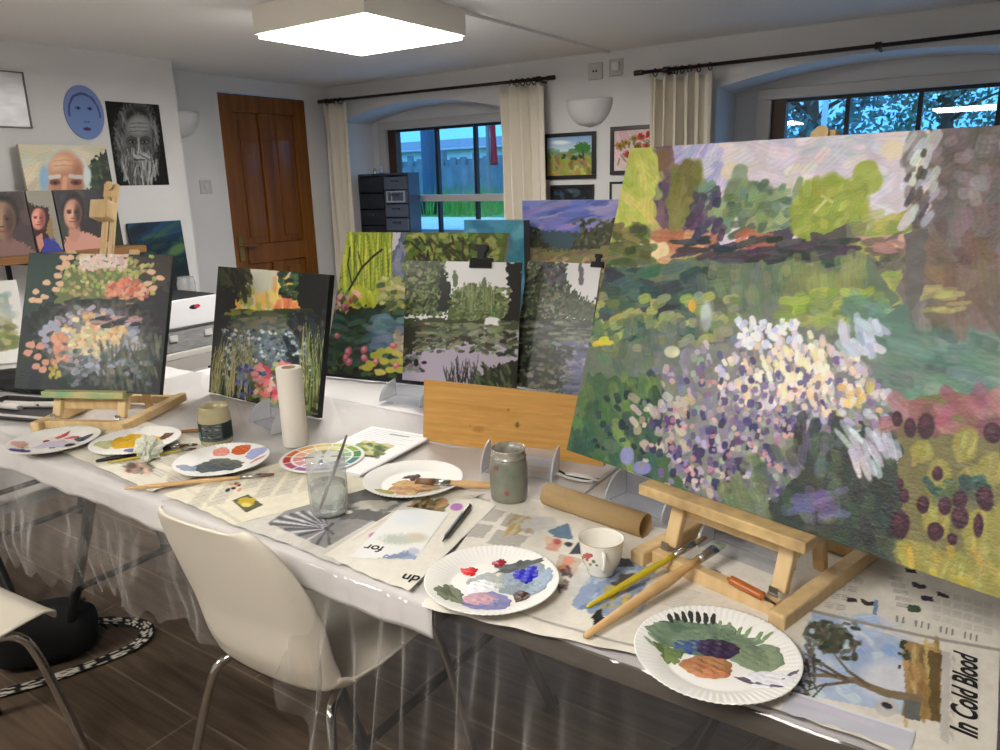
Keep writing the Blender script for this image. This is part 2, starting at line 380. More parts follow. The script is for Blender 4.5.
h = obj('handle', MB().bb(-.006, .004, .035, .075, .93, 1.09).tube(bez([(0, .055, 1.03), (.03, .055, 1.03), (.04, .075, 1.03), (.042, .15, 1.028)], 5), .008), M_brass, d, smooth=False)
# light switch and wall lights
t = thing('light_switch', 'white light switch on the wall left of the pine door', 'light switch', (SW, 3.005, 1.42))
obj('plate', MB().bb(0, .008, -.042, .042, -.042, .042), mat('switch_white', (196, 194, 190), .4), t, bevel=.003); obj('rocker', MB().bb(.006, .013, -.012, .012, -.018, .018), mat('switch_rocker_white', (205, 203, 199), .35), t)
M_bowl = mat('frosted_uplighter_bowl', (222, 222, 222), 0.35)
def uplighter(name, label, loc, rz, rx=.145, h=.155):
    t = thing(name, label, 'wall light', loc, rz); b = bmesh.new(); N = 24; K = 9; rows = []
    for j in range(K + 1):
        f = j / K; rr = math.sqrt(max(1e-4, 1 - (1 - f) ** 2)); rows.append([b.verts.new((-rx * rr * math.cos(PI * i / N), -0.11 * rr * math.sin(PI * i / N), h * (f - 1))) for i in range(N + 1)])
    for a, c in zip(rows, rows[1:]):
        for i in range(N): b.faces.new((a[i], a[i + 1], c[i + 1], c[i]))
    bowl = obj('bowl', b, M_bowl, t, True); sm = bowl.modifiers.new('thick', 'SOLIDIFY'); sm.thickness = .007
    b = MB(); b.bb(-.05, .05, -.02, 0.0, -.10, -.02); obj('back_plate', b, M_gloss, t)
uplighter('uplighter', 'white half-bowl uplighter on the window wall between the two windows', (-2.137, BV, 1.85), 0)
uplighter('uplighter', 'half-bowl wall light mostly hidden by the corner of the portrait wall', (SW, 2.86, 1.86), R(90))
M_sens = mat('sensor_white', (188, 185, 181), .45)
t = thing('socket_plate', 'small white plate with two dark dots high on the window wall, left of the pair', 'socket', (-2.10, BV, 2.0))
obj('plate', MB().bb(-.045, .045, -.012, 0, -.045, .045), M_sens, t, bevel=.003); b = MB()
for x in (-.009, .009): b.tube([(x, -.014, 0), (x, -.0115, 0)], .006)
obj('pin_hole', b, M_black, t)
t = thing('sensor_box', 'small white raised sensor box high on the window wall, right of the pair', 'sensor', (-1.97, BV, 2.008))
obj('plate', MB().bb(-.042, .042, -.01, 0, -.045, .045), M_sens, t, bevel=.003); obj('cover', MB().bb(-.02, .026, -.032, -.01, -.02, .028), M_gloss, t, bevel=.004)
tag(obj('cable_trunking', MB().bb(-2.035, -2.015, 2.5, BV, CZ - .013, CZ), M_ceil), 'thin white cable trunking across the ceiling to the window wall', 'cable trunking')
# ------------------------------------------------------------------ ceiling light panels
M_house = mat('light_housing_cream', (240, 234, 222), .5); M_diff = mat_emit('lit_diffuser', (1.0, 0.965, 0.91), 22.0)
def panel(x, y, label, s=.3):
    t = thing('ceiling_light', label, 'ceiling light', (x, y, CZ), 0, 'square ceiling light panels')
    th_ = .012; b = bmesh.new(); sq = ((-1, -1), (1, -1), (1, 1), (-1, 1)); rg = [[b.verts.new((x * q, y * q, z)) for x, y in sq] for q, z in ((s, -.001), (s, -.105), (s - th_, -.105), (s - th_, -.03))]
    for p, q in zip(rg, rg[1:]):
        for k in range(4): b.faces.new((p[k], p[(k + 1) % 4], q[(k + 1) % 4], q[k]))
    b.faces.new(rg[0]); b.faces.new(rg[-1]); obj('housing', b, M_house, t)
    obj('diffuser', MB().bb(-s + th_ + .001, s - th_ - .001, -s + th_ + .001, s - th_ - .001, -.120, -.085), M_diff, t)  # drops below the housing, shaped so its sides throw light on the ceiling
panel(-2.29, 2.425, 'lit square light panel on the ceiling in front of the far window')
for (x, y, lab) in ((-.55, -.35, 'lit square light panel above the near end of the table'), (-2.6, -.9, 'added square light panel out of view above the floor at the near left')):  # near-left panel added out of view to light the upright picture faces
    panel(x, y, lab)
# ------------------------------------------------------------------ windows
M_wfr = mat('window_white_frame', (196, 192, 186), .45); M_bar = mat('window_dark_bar', (46, 44, 44), .5); M_brn = mat('window_brown_timber', (74, 50, 34), .5)
M_pane = mat_film('window_pane', (238, 246, 250), 0.05, 0.55, rough=0.0)
def window(name, W, xs, midz, label):
    (a, c, sp, cr, sill, wl, wr, wb, wt) = W; t = struct(thing(name, label, 'window', (0, WV, 0)))
    f = MB(); k = .045
    f.bb(wl - .03, wl + k, -.03, .05, wb + .031, wt - .0125); f.bb(wr - k, wr + .03, -.03, .05, wb + .031, wt - .0125); f.bb(wl - .03, wr + .03, -.03, .05, wt - .012, wt + .045); f.bb(wl - .03, wr + .03, -.04, .05, wb - .02, wb + .03)
    obj('frame', f, M_wfr, t, bevel=.004); obj('mid_rail', MB().bb(wl + k, wr - k, -.005, .05, midz - .028, midz + .022), M_wfr, t, bevel=.004)
    obj('shutter_post', MB().bb(wl + k, wl + k + .075, .0, .06, wb, wt - .012), M_brn, t)
    b = MB(); b.bb(wl + k, wr - k, .01, .04, wt - .03, wt - .012); obj('head_bar', b, M_bar, t)
    for x in xs: obj('glazing_bar', MB().bb(x - .011, x + .011, .008, .042, wb, wt - .012), M_bar, t)
    obj('pane', MB().bb(wl + .03, wr - .03, .022, .026, wb, wt), M_pane, t)
window('window_1', W1, (-3.56, -3.215, -2.88), 1.30, 'far window between the cream curtains with a fence outside')
window('window_2', W2, (-.805, -.47, -.135), 1.30, 'near window partly hidden by the big garden canvas')
M_sill = mat('painted_sill', (205, 203, 199), .4)
for i, W in enumerate((W1, W2)): struct(obj('trim_%d' % (i + 1), MB().bb(W[0] - .04, W[1] + .04, BV - .03, WV - .0, .83, .862), M_sill, bevel=.006))
# ------------------------------------------------------------------ curtain rods and curtains
def rod(label, x0, x1, z0, z1, brackets, rings, fin=True):
    v = BV - .09; t = thing('curtain_rod', label, 'curtain rod', (0, v, 0)); zz = lambda x: z0 + (z1 - z0) * (x - x0) / (x1 - x0)
    obj('pole', MB().tube([(x0, 0, z0), (x1, 0, z1)], .0095), M_iron, t, True)
    b = MB(); b.tube([(x0 - .03, 0, z0), (x0 + .02, 0, z0)], .0135); obj('finial', b, M_iron, t)
    if fin: obj('finial', MB().tube([(x1 - .02, 0, z1), (x1 + .03, 0, z1)], .0135), M_iron, t)
    for x in brackets: obj('bracket', MB().tube([(x, 0, zz(x) - .005), (x, .045, zz(x) - .012), (x, .09, zz(x) - .012)], .008).tube([(x - .014, 0, zz(x)), (x + .014, 0, zz(x))], .016), M_iron, t)
    for x in rings:
        z = zz(x) - .008; b = MB(); b.tube([(x + .003 * math.sin(a), .02 * math.sin(a), z + .02 * math.cos(a)) for a in [2 * PI * k / 14 for k in range(15)]], .0028, 6, False); obj('ring', b, M_iron, t)
rod('dark curtain rod above the far window', -4.25, -2.35, 1.994, 1.98, (-4.2, -2.43), (-4.19, -4.15, -4.11, -4.06, -2.62, -2.58, -2.54, -2.5, -2.46))
rod('dark curtain rod above the near window', -1.79, .42, 1.955, 1.965, (-1.64, -.62, .3), (-1.70, -1.62, -1.585, -1.55, -1.51, -1.46, -1.40))
M_curt = mat('cream_curtain_cloth', (222, 214, 198), .9, bump=.15, bscale=300)
def curtain(label, x0, x1, top, bot, folds, seed, slew=0.0, flare=1.0):
    r = random.Random(seed); n = folds * 14; K = 26; V = []; F = []; ph = [r.uniform(-.6, .6) for _ in range(8)]
    for j in range(K + 1):
        f = j / K; z = top + (bot - top) * f
        for i in range(n + 1):
            s = i / n; a = s * folds * 2 * PI + .5 * math.sin(3 * s * PI + ph[0]) + .35 * math.sin(7 * s + ph[1] + 2.2 * f) + .2 * math.sin(5 * f + ph[2] + s * 4)
            am = (.030 + .016 * math.sin(4 * s + ph[3])) * (0.75 + .45 * min(1, f * 2.5)); cx = (x0 + x1) / 2 + slew * f
            wv = (1 + (flare - 1) * f); x = cx + (s - .5) * (x1 - x0) * wv + .006 * math.sin(2 * a + ph[4])
            V.append((x, BV - .09 + am * math.sin(a) + .012 * math.sin(9 * s + 3 * f), z + (.012 * math.sin(a * .5 + 1) if j == 0 else 0)))
    for j in range(K):
        for i in range(n): q = j * (n + 1) + i; F.append((q, q + 1, q + n + 2, q + n + 1))
    o = rawobj('curtain', V, F, M_curt, None, True); sm = o.modifiers.new('thick', 'SOLIDIFY'); sm.thickness = .003
    return tag(o, label, 'curtain')
curtain('cream gathered curtain left of the far window, beside the pine door', -4.235, -4.02, 1.962, .12, 4, 3, slew=.02, flare=.95)
curtain('cream gathered curtain right of the far window', -2.725, -2.40, 1.95, .12, 5, 5, slew=.05, flare=.92)
curtain('cream gathered curtain left of the near window, behind the big canvas', -1.73, -1.385, 1.922, .12, 6, 9, slew=.03, flare=1.0)
# ------------------------------------------------------------------ outside: raised ground, lawn, picket fence, white building, trees, dusk sky
g = struct(obj('ground', MB().bb(-16, 8, 4.75, 6.4, .9, 1.05), mat('pale_paving', (178, 186, 190), .8, col2=(160, 168, 172), scale=5))); struct(obj('ground', MB().bb(-22, 10, 6.4, 24, .9, 1.05), mat('lawn_green', (84, 132, 44), .95, col2=(50, 92, 30), scale=14)))
struct(obj('wall_outside', MB().bb(-22, 10, 4.7, 4.75, -.1, 1.05), mat('outer_retaining_wall', (170, 172, 172), .9)))
r = random.Random(4); V = []; F = []
for k in range(2600):
    x = r.uniform(-9.5, -4.6); y = r.uniform(6.5, 9.2); h = r.uniform(.06, .26) * (1.6 if math.sin(x * 3.1) > .3 else .6); a = r.uniform(0, PI); lx, ly = r.uniform(-.08, .08), r.uniform(-.05, .05); w_ = .012; q = len(V)
    V += [(x - w_ * math.cos(a), y - w_ * math.sin(a), 1.045), (x + w_ * math.cos(a), y + w_ * math.sin(a), 1.045), (x + lx, y + ly, 1.05 + h)]; F.append((q, q + 1, q + 2))
tag(rawobj('grass', V, F, mat('grass_blade_green', (96, 150, 52), .8)), 'long green grass growing outside the far window', 'grass', kind='stuff')
fe = thing('fence', 'timber picket fence across the lawn outside the far window', 'fence', (0, 10, 1.05)); M_fen = mat('weathered_fence', (120, 134, 142), .9, col2=(98, 112, 120), scale=6)
b = MB(); x = -14.0; k = 0
while x < -3:
    hh = .74 if k % 3 else .80; b.bb(x, x + .11, -.02, .02, .60, hh); x += .2 + .05 * (k % 2); k += 1
b.bb(-14, -3, -.018, .018, 0, .62); obj('picket_panel', b, M_fen, fe); obj('rail', MB().bb(-14, -3, .02, .06, .18, .27), M_fen, fe); obj('rail', MB().bb(-14, -3, .02, .06, .62, .71), M_fen, fe)
for x in (-12.4, -10.2, -8, -5.8): obj('post', MB().bb(x, x + .12, .02, .14, 0, .86), M_fen, fe)
bl = thing('house', 'long white low building behind the fence', 'building', (-11, 15, 1.05)); obj('wall', MB().bb(-9, 5.5, 0, 3, 0, 1.15), mat('white_render', (225, 228, 230), .8), bl); obj('roof', MB().prism([(-.2, 1.1), (3.2, 1.1), (1.5, 1.45)], -9.2, 5.7, Matrix(((0, 0, 1, 0), (1, 0, 0, 0), (0, 1, 0, 0), (0, 0, 0, 1)))), mat('slate_roof', (96, 104, 116), .7), bl)
t = thing('pole', 'dark pole standing on the lawn behind the left pane of the far window', 'pole', (-5.71, 7.0, 1.05)); obj('shaft', MB().tube([(0, 0, 0), (0, 0, 3)], [.085, .075], 16), mat('dark_pole_steel', (60, 78, 96), .6), t); obj('collar', MB().tube([(0, 0, 0), (0, 0, .15)], .12, 16), M_black, t)
t = thing('flag', 'red banner hanging on a mast outside the right pane of the far window', 'flag', (-6.47, 9.3, 1.05)); obj('mast', MB().tube([(0, 0, 0), (0, 0, 2.2)], .03), mat('mast_grey', (120, 124, 130), .5), t)
V = []; F = []
for j in range(13):
    for i in range(7): V.append((.03 + i * .02, .02 * math.sin(i * 1.4 + j * .3), .58 + j * .06))
for j in range(12):
    for i in range(6): F.append((j * 7 + i, j * 7 + i + 1, j * 7 + i + 8, j * 7 + i + 7))
o = rawobj('banner', V, F, mat('red_banner_cloth', (186, 24, 40), .8), t, True); o.modifiers.new('t', 'SOLIDIFY').thickness = .004
def tree(x, y, h, cr, col, n, label, seed, trunk=.09):
    r = random.Random(seed); t = thing('tree', label, 'tree', (x, y, 1.05), 0, 'trees outside the windows'); M_t = mat('bark', (70, 62, 56), .95)
    b = MB(); b.tube(bez([(0, 0, 0), (.08, 0, h * .35), (-.05, .05, h * .7), (0, 0, h)], 5), [trunk * (1 - .75 * k / 15) for k in range(16)], 9)
    for k in range(7):
        z = h * (.3 + .09 * k); a = r.uniform(0, 2 * PI); rr = cr * r.uniform(.5, .9); b.tube([(0, 0, z), (rr * .5 * math.cos(a), rr * .5 * math.sin(a), z + rr * .4), (rr * math.cos(a), rr * math.sin(a), z + rr * .6)], [trunk * .4, trunk * .25, trunk * .1], 6)
    obj('trunk', b, M_t, t)
    V = []; F = []; cl = [(r.uniform(-.8, .8) * cr, r.uniform(-.8, .8) * cr, h * r.uniform(.08, 1.1)) for _ in range(34)]
    for k in range(n):
        c = r.choice(cl); p = Vector((c[0] + r.gauss(0, cr * .12), c[1] + r.gauss(0, cr * .12), c[2] + r.gauss(0, cr * .15)))
        u = Vector((r.gauss(0, 1), r.gauss(0, 1), r.gauss(0, 1))).normalized(); w_ = u.orthogonal().normalized(); s = r.uniform(.022, .055); q = len(V)
        V += [p - u * s, p - w_ * s * .5, p + u * s, p + w_ * s * .5]; F.append((q, q + 1, q + 2, q + 3))
    obj_ = rawobj('foliage', V, F, mat('leaf_%d' % (col[1]), col, .7), t); return t
for i, (x, y, h, cr, col, lab) in enumerate(((-3.6, 10.2, 2.3, .95, (78, 128, 106), 'dense green tree outside the left pane of the near window'), (-1.75, 7.6, 2.3, .85, (66, 116, 112), 'blue-green tree outside the middle pane of the near window'), (-.9, 10.6, 2.7, 1.1, (60, 108, 92), 'dark leafy tree outside the right pane of the near window'), (.6, 7.6, 2.3, .85, (64, 110, 100), 'leafy tree beyond the right edge of the near window'), (-6.6, 11.5, 2.4, .8, (120, 150, 80), 'pale green tree behind the fence by the red banner'))):
    tree(x, y, h, cr, col, 5200 if i < 4 else 1800, lab, 20 + i)
t = thing('pole', 'thin pale pole standing among the trees outside the near window', 'pole', (-1.36, 6.55, 1.05)); obj('shaft', MB().tube([(0, 0, 0), (.05, 0, 2.6)], .022), mat('pale_pole', (190, 200, 205), .5), t); obj('base_flange', MB().tube([(0, 0, 0), (0, 0, .03)], .07), M_black, t)
w = bpy.data.worlds.new('dusk_sky'); bpy.context.scene.world = w; w.use_nodes = True; nt = w.node_tree; bg = nt.nodes['Background']
tc = nt.nodes.new('ShaderNodeTexCoord'); sp = nt.nodes.new('ShaderNodeSeparateXYZ'); rp = nt.nodes.new('ShaderNodeValToRGB')
nt.links.new(tc.outputs['Generated'], sp.inputs[0]); nt.links.new(sp.outputs['Z'], rp.inputs['Fac']); nt.links.new(rp.outputs['Color'], bg.inputs['Color'])
rp.color_ramp.elements[0].color = (0.075, 0.35, 0.80, 1); rp.color_ramp.elements[1].color = (0.36, 0.86, 1.6, 1); rp.color_ramp.elements[1].position = .75
bg.inputs['Strength'].default_value = 1.6
vs = bpy.context.scene.view_settings; vs.view_transform = 'Standard'; vs.look = 'None'; vs.gamma = 1.0; vs.use_curve_mapping = False; vs.exposure = 0.80
# ------------------------------------------------------------------ tables pushed together, cloth and clear plastic
TT = 0.735
M_ttop = mat('table_top_pale', (206, 203, 204), .35, col2=(198, 195, 198), scale=3); M_edge = mat('table_edge_grey_brown', (76, 68, 60), .5)
def table(label, x0, x1, y0, y1, legs=True, group=None):
    t = thing('folding_table', label, 'table', ((x0 + x1) / 2, (y0 + y1) / 2, 0)); hx, hy = (x1 - x0) / 2, (y1 - y0) / 2
    obj('table_top', MB().bb(-hx, hx, -hy, hy, TT - .006, TT), M_ttop, t); obj('edge_band', MB().bb(-hx, hx, -hy, hy, TT - .045, TT - .0065), M_edge, t, bevel=.004)
    for sx in (-1, 1):
        for sy in (-1, 1):
            b = MB(); y = sy * (hy - .1); b.tube([(sx * (hx - .55), y, TT - .05), (sx * (hx - .18), y, .02), (sx * (hx - .17), y, 0)], .0155, 12)
            b.tube([(sx * (hx - .155) - .03 * sx, y, 0), (sx * (hx - .175), y, .03)], .021, 12); obj('leg', b, M_black, t)
        obj('cross_tube', MB().tube([(sx * (hx - .30), -hy + .1, .25), (sx * (hx - .30), hy - .1, .25)], .011), M_black, t)
    return t
table('long folding table under the near left paintings, behind the white chairs', -2.52, -.7225, .845, 1.62)
table('long folding table under the big garden canvas at the right', -.7175, 1.08, .876, 1.62)
table('folding table in the back row carrying the willow painting', -2.52, -.7225, 1.635, 2.40)
table('folding table in the back row behind the big garden canvas', -.7175, 1.08, 1.635, 2.40)
table('short folding table at the far left end of the front row', -3.55, -2.53, .86, 1.62)
M_cloth = mat('white_table_cover', (226, 223, 222), .5, col2=(216, 213, 213), scale=4, bump=.12, bscale=12)
def cover(label, x0, x1, y0, y1, hem, seed, z=.7365, amp=.0014):
    r = random.Random(seed); n = max(24, int((x1 - x0) * 70)); V = []; F = []; K = [0, .02, .1, .3, .5, .7, .9, .98, 1.0]; ph = [r.uniform(0, 6) for _ in range(6)]; rows = []
    for f in K[::-1]: rows.append([(x0 + (x1 - x0) * i / n, y0 + (y1 - y0) * f, z + .0012 * math.sin(i * .7 + 9 * f)) for i in range(n + 1)])
    for s in (.03, .15, .35, .6, .85, 1.0):
        row = []
        for i in range(n + 1):
            x = x0 + (x1 - x0) * i / n; h = hem * (1 + .06 * math.sin(x * 5 + ph[0]) + .04 * math.sin(x * 17 + ph[1]) + .03 * math.sin(x * 53 + ph[2]))
            row.append((x, y0 - .003 - amp * (1 + math.sin(x * 14 + ph[3]) + .5 * math.sin(x * 31 + ph[4])) * s, z - .004 - h * s))
        rows.append(row)
    for j, row in enumerate(rows):
        V += row
        if j:
            for i in range(n): q = (j - 1) * (n + 1) + i; F.append((q, q + 1, q + n + 2, q + n + 1))
    o = rawobj('tablecloth', V, F, M_cloth, None, True); m = o.modifiers.new('t', 'SOLIDIFY'); m.thickness = .0012; m.offset = 1
    return tag(o, label, 'tablecloth')
cover('white table cover hanging a hand down the front of the left table', -2.525, -.725, .843, 1.63, .062, 3)
cover('white cover on the back row table under the willow painting', -2.525, -.725, 1.634, 2.41, .02, 4, amp=.001)
cover('white cover on the short table at the far left', -3.56, -2.527, .852, 1.63, .07, 5)
M_film_ = mat_film('clear_plastic_sheet', (252, 251, 250), .015, 1.0, rough=.07, white=(226, 222, 216), milk=.022, fold=.9)
def film():
    r = random.Random(8); x0, x1 = -2.5, .98; n = 620; V = []; F = []; rows = []; z = .7435
    for y in (1.615, 1.4, 1.2, 1.0, .90, .845): rows.append([(x0 + (x1 - x0) * i / n, y + (.033 * max(0, min(1, (x0 + (x1 - x0) * i / n + .74) / .04)) if y == .845 else 0), z + .0006 * math.sin(i * .13 + y * 8)) for i in range(n + 1)])
    cl = [(-.80, .04, 34, 1.0), (-.70, .03, 40, 1.0), (-.62, .03, 36, .9), (-.50, .06, 30, .7), (-.40, .05, 26, .5), (-.93, .035, 26, .9), (-1.02, .03, 22, .6), (-1.6, .06, 9, .5), (-2.1, .1, 8, .45), (-.2, .1, 10, .4), (-1.3, .05, 11, .35)]
    M = 26
    for j in range(1, M + 1):
        s = j / M; row = []
        for i in range(n + 1):
            x = x0 + (x1 - x0) * i / n; hang = (.30 + .05 * math.sin(2.3 * x + 1)) if x < -1.05 else .30 + (.44 - .30) * min(1, (x + 1.05) / .2)
            hang *= 1 + .035 * math.sin(19 * x) + .02 * math.sin(47 * x + 2) + (.05 * math.sin(90 * x) * (x < -1.5))
            fo = 0; sh = 0
            for (c, w_, k, a) in cl:
                g = math.exp(-((x - c) / (w_ * (1 + 1.8 * s))) ** 2); fo += a * g * abs(math.sin((x - c) * k / (1 + 1.0 * s) * 2.2 + c)) ** 1.5; sh += a * g * (x - c) * s * .5
            y = .838 + .033 * max(0, min(1, (x + .74) / .04)) - .010 - s * (.012 + .075 * fo) - .007 * s * math.sin(x * 9 + 1.3 * s) - .004 * s * math.sin(x * 41 + 5 * s) - .002 * s * math.sin(x * 97 - 9 * s) - .008 * math.sin(s * 9 + x * 2.5) * s
            row.append((x + sh, y, z - hang * s))
        rows.append(row)
    for j, row in enumerate(rows):
        V += row
        if j:
            for i in range(n): q = (j - 1) * (n + 1) + i; F.append((q, q + 1, q + n + 2, q + n + 1))
    o = rawobj('plastic_sheet', V, F, M_film_, None, True)
    tag(o, 'clear plastic sheet over the front tables, its edge hanging in folds behind the white chair', 'plastic sheet')
film()
TOP = .7455
# ------------------------------------------------------------------ shell chairs
def chair(label, x, y, rz):
    t = thing('shell_chair', label, 'chair', (x, y, 0), rz, None)
    pr = [(.232, .418, .165, .0), (.222, .445, .19, .004), (.19, .458, .205, .012), (.12, .452, .211, .018), (.03, .438, .210, .024), (-.06, .425, .202, .032), (-.135, .419, .188, .040), (-.190, .436, .178, .050), (-.218, .50, .174, .056), (-.235, .59, .176, .055), (-.255, .66, .174, .048), (-.275, .725, .165, .04), (-.292, .78, .150, .03), (-.303, .812, .132, .024), (-.308, .824, .112, .02)]
    q = []
    for a, b in zip(pr, pr[1:]):
        for k in range(3): f = k / 3; q.append(tuple(u + (v - u) * f for u, v in zip(a, b)))
    q.append(pr[-1]); N = 26; b = bmesh.new(); rows = []
    for i, (yy, zz, hw, cu) in enumerate(q):
        a, c = q[max(i - 1, 0)], q[min(i + 1, len(q) - 1)]; ty, tz = c[0] - a[0], c[1] - a[1]; l = math.hypot(ty, tz); ny, nz = (tz / l, -ty / l)
        row = []
        for k in range(N + 1):
            s = -1 + 2 * k / N; cc = cu * (.55 * s * s + .45 * s ** 6); row.append(b.verts.new((hw * math.sin(s * PI / 2 * .92) / math.sin(PI / 2 * .92), yy + ny * cc, zz + nz * cc)))
        rows.append(row)
    for a, c in zip(rows, rows[1:]):
        for k in range(N): b.faces.new((a[k], a[k + 1], c[k + 1], c[k]))
    sh = obj('seat_shell', b, M_chair, t, True); m = sh.modifiers.new('t', 'SOLIDIFY'); m.thickness = .007; m.offset = 0; sh.modifiers.new('s', 'SUBSURF').render_levels = 1
    for sx in (-1, 1):
        obj('leg', MB().tube(bez([(sx * .10, -.06, .414), (sx * .135, -.12, .410), (sx * .158, -.168, .405), (sx * .178, -.195, .36), (sx * .215, -.235, .18), (sx * .25, -.27, 0)], 6), .0105), M_chrome, t, True)
        obj('leg', MB().tube(bez([(sx * .10, .03, .420), (sx * .14, .10, .430), (sx * .163, .145, .416), (sx * .178, .17, .36), (sx * .205, .20, .18), (sx * .23, .225, 0)], 6), .0105), M_chrome, t, True)
        obj('side_tube', MB().tube([(sx * .10, -.07, .412), (sx * .10, .04, .420)], .009), M_chrome, t, True)
    return t
chair('cream shell chair with chrome legs seen from behind, tucked under the table edge', -1.182, 1.018, R(3))
chair('cream shell chair cut by the lower left corner of the photo', -1.955, .472, R(4))
# ------------------------------------------------------------------ bag on the floor
M_bag = mat('black_canvas_bag', (11, 11, 12), .9, bump=.3, bscale=60)
t = thing('tote_bag', 'black cloth bag lying on the floor under the table with a patterned strap', 'bag', (-2.375, .905, 0), R(58))
b = bmesh.new(); bmesh.ops.create_uvsphere(b, u_segments=32, v_segments=20, radius=1)
for v in b.verts:
    c = v.co; s = lambda u: math.copysign(abs(u) ** .55, u); v.co = Vector((.145 * s(c.x), .095 * s(c.y) * (1 - .12 * c.z), .075 + .075 * s(c.z) + .012 * math.sin(c.x * 5 + c.y * 3) * (c.z > 0)))
obj('bag_body', b, M_bag, t, True); obj('zip', MB().tube(bez([(-.12, -.02, .151), (0, 0, .153), (.12, .02, .149)], 6), .005), M_black, t)
M_strap = mat_paint('strap_weave', .8, .1)
def ribbon(name, pts, w, parent, seed):
    P = bez(pts, 16); V = []; F = []; Cc = []; r = random.Random(seed); nx = 9; n = len(P)
    cell = [[r.random() > .52 for _ in range(nx)] for _ in range(n // 2 + 2)]
    for i, p in enumerate(P):
        a = P[max(i - 1, 0)]; b_ = P[min(i + 1, n - 1)]; d = (b_ - a).normalized(); s = d.cross(Vector((0, 0, 1))).normalized()
        for k in range(nx): V.append(p + s * w * (k / (nx - 1) - .5))
    for i in range(n - 1):
        for k in range(nx - 1): q = i * nx + k; F.append((q, q + 1, q + nx + 1, q + nx))
    for i in range(n):
        for k in range(nx):
            on = cell[i // 2][k] and k not in (0, nx - 1) and (i // 2) % 5 != 0; Cc.append(s2l((214, 206, 190) if on else (16, 15, 15)))
    o = rawobj(name, V, F, M_strap, parent); set_cols(o.data, np.array(Cc)); m = o.modifiers.new('t', 'SOLIDIFY'); m.thickness = .002; return o
def inv(t, pts):
    M = (Matrix.Translation(t.location) @ Matrix.Rotation(t.rotation_euler.z, 4, 'Z')).inverted(); return [M @ Vector(p) for p in pts]
ribbon('strap', inv(t, [(-2.40, .58, .006), (-2.285, .725, .006), (-2.225, .85, .006), (-2.185, .97, .006), (-2.165, 1.07, .01), (-2.20, 1.13, .02), (-2.27, 1.12, .03), (-2.32, 1.04, .06)]), .045, t, 5)
b = MB()
for k in range(6):
    a = k * 1.05; b.tube(bez([(.14, .05, .05), (.16 + .02 * math.cos(a), .07 + .02 * math.sin(a), .03), (.175 + .03 * math.cos(a), .08 + .03 * math.sin(a), .008)], 4), .004, 6)
obj('tassel', b, M_black, t)
# ------------------------------------------------------------------ table easels
M_metal = mat('zinc_hinge', (170, 168, 160), .35, .9)
def easel(label, x, y, rz, tilt, zc, up_len, mast_len, clamp, wd=.235, z0=TOP, dep=.28, lw_=.155, lf_=.050, lm=None):
    t = thing('table_easel', label, 'easel', (x, y, z0), rz); hw = wd / 2; ca, sa = math.cos(tilt), math.sin(tilt)
    def T(px, l, off=0): return (px, l * sa + off * ca, .026 + l * ca - off * sa)       # a point l up the sloping plane
    for s in (-1, 1):
        o = obj('base_rail', MB().bb(s * (hw + .002), s * (hw + .03), -.052, dep, 0, .026), M_pine, t, bevel=.004)
        obj('upright', MB().bar(T(s * (hw - .014), .002, .010), T(s * (hw - .014), up_len, .010), .026, .017, (0, -1, 0)), M_pine, t, bevel=.003)
        obj('strut', MB().bar((s * (hw - .014), dep * .52, .012), (s * (hw - .014), .058 + .14 * sa, .205), .022, .014, (0, -1, 0)), M_pine, t, bevel=.003)
        obj('hinge', MB().box((s * (hw - .014), -.0095, .032), (.015, .002, .016)).tube([(s * (hw - .014) - .008, -.0105, .028), (s * (hw - .014) + .008, -.0105, .028)], .0025), M_metal, t)
    obj('crossbar', MB().bb(-hw, hw, -.03, -.006, .001, .025), M_pine, t, bevel=.003); obj('rear_crossbar', MB().bb(-hw, hw, dep - .045, dep - .02, .001, .025), M_pine, t, bevel=.003)
    l = (zc - .026) / ca; y_f = l * sa - .008
    obj('ledge', MB().bb(-lw_, lw_, y_f - lf_, y_f + .022, zc - .020, zc - .0005), lm or mat('paint_spattered_pine', (222, 190, 132), .5, col2=(176, 146, 104), scale=26, detail=5), t, bevel=.002)
    obj('apron', MB().bb(-.118, .118, y_f + .004, y_f + .016, zc - .062, zc - .0205), M_pine, t, bevel=.002)
    obj('mast', MB().bar(T(-.013, l - .05, .028), T(-.013, mast_len, .028), .016, .012, (0, -1, 0)).bar(T(.013, l - .05, .028), T(.013, mast_len, .028), .016, .012, (0, -1, 0)).bar(T(0, mast_len - .03, .028), T(0, mast_len + .012, .028), .044, .016, (0, -1, 0)), M_pine, t, bevel=.003)
    b = MB(); b.tube([T(0, mast_len + .003, .012), T(0, mast_len + .003, .028)], .0135, 18); obj('mast_knob', b, M_pine, t)
    if clamp: obj('clamp_block', MB().bar(T(0, clamp - .028, -.004), T(0, clamp + .028, -.004), .056, .046, (0, -1, 0)), M_pine, t, bevel=.004)
    return t
easel('pine table easel holding the big garden canvas', -.344, 1.135, R(-15.2), R(17.3), .885 - TOP, .17, .733, 0)
easel('pine table easel holding the small canvas of pink blossom by a pond', -2.176, 1.045, R(25.7), R(20.3), .853 - TOP, .502, .70, .62, lw_=.13, lf_=.03, lm=mat('green_stained_pine', (206, 190, 130), .5, col2=(120, 170, 130), scale=14, detail=3))
# ------------------------------------------------------------------ the paintings
POSE_PA = (-1.573, 1.742, .80, .204, .181, .392, .379, 0); POSE_PB = (-1.231, 1.852, .80, -.018, .294, .252, .386, 0)
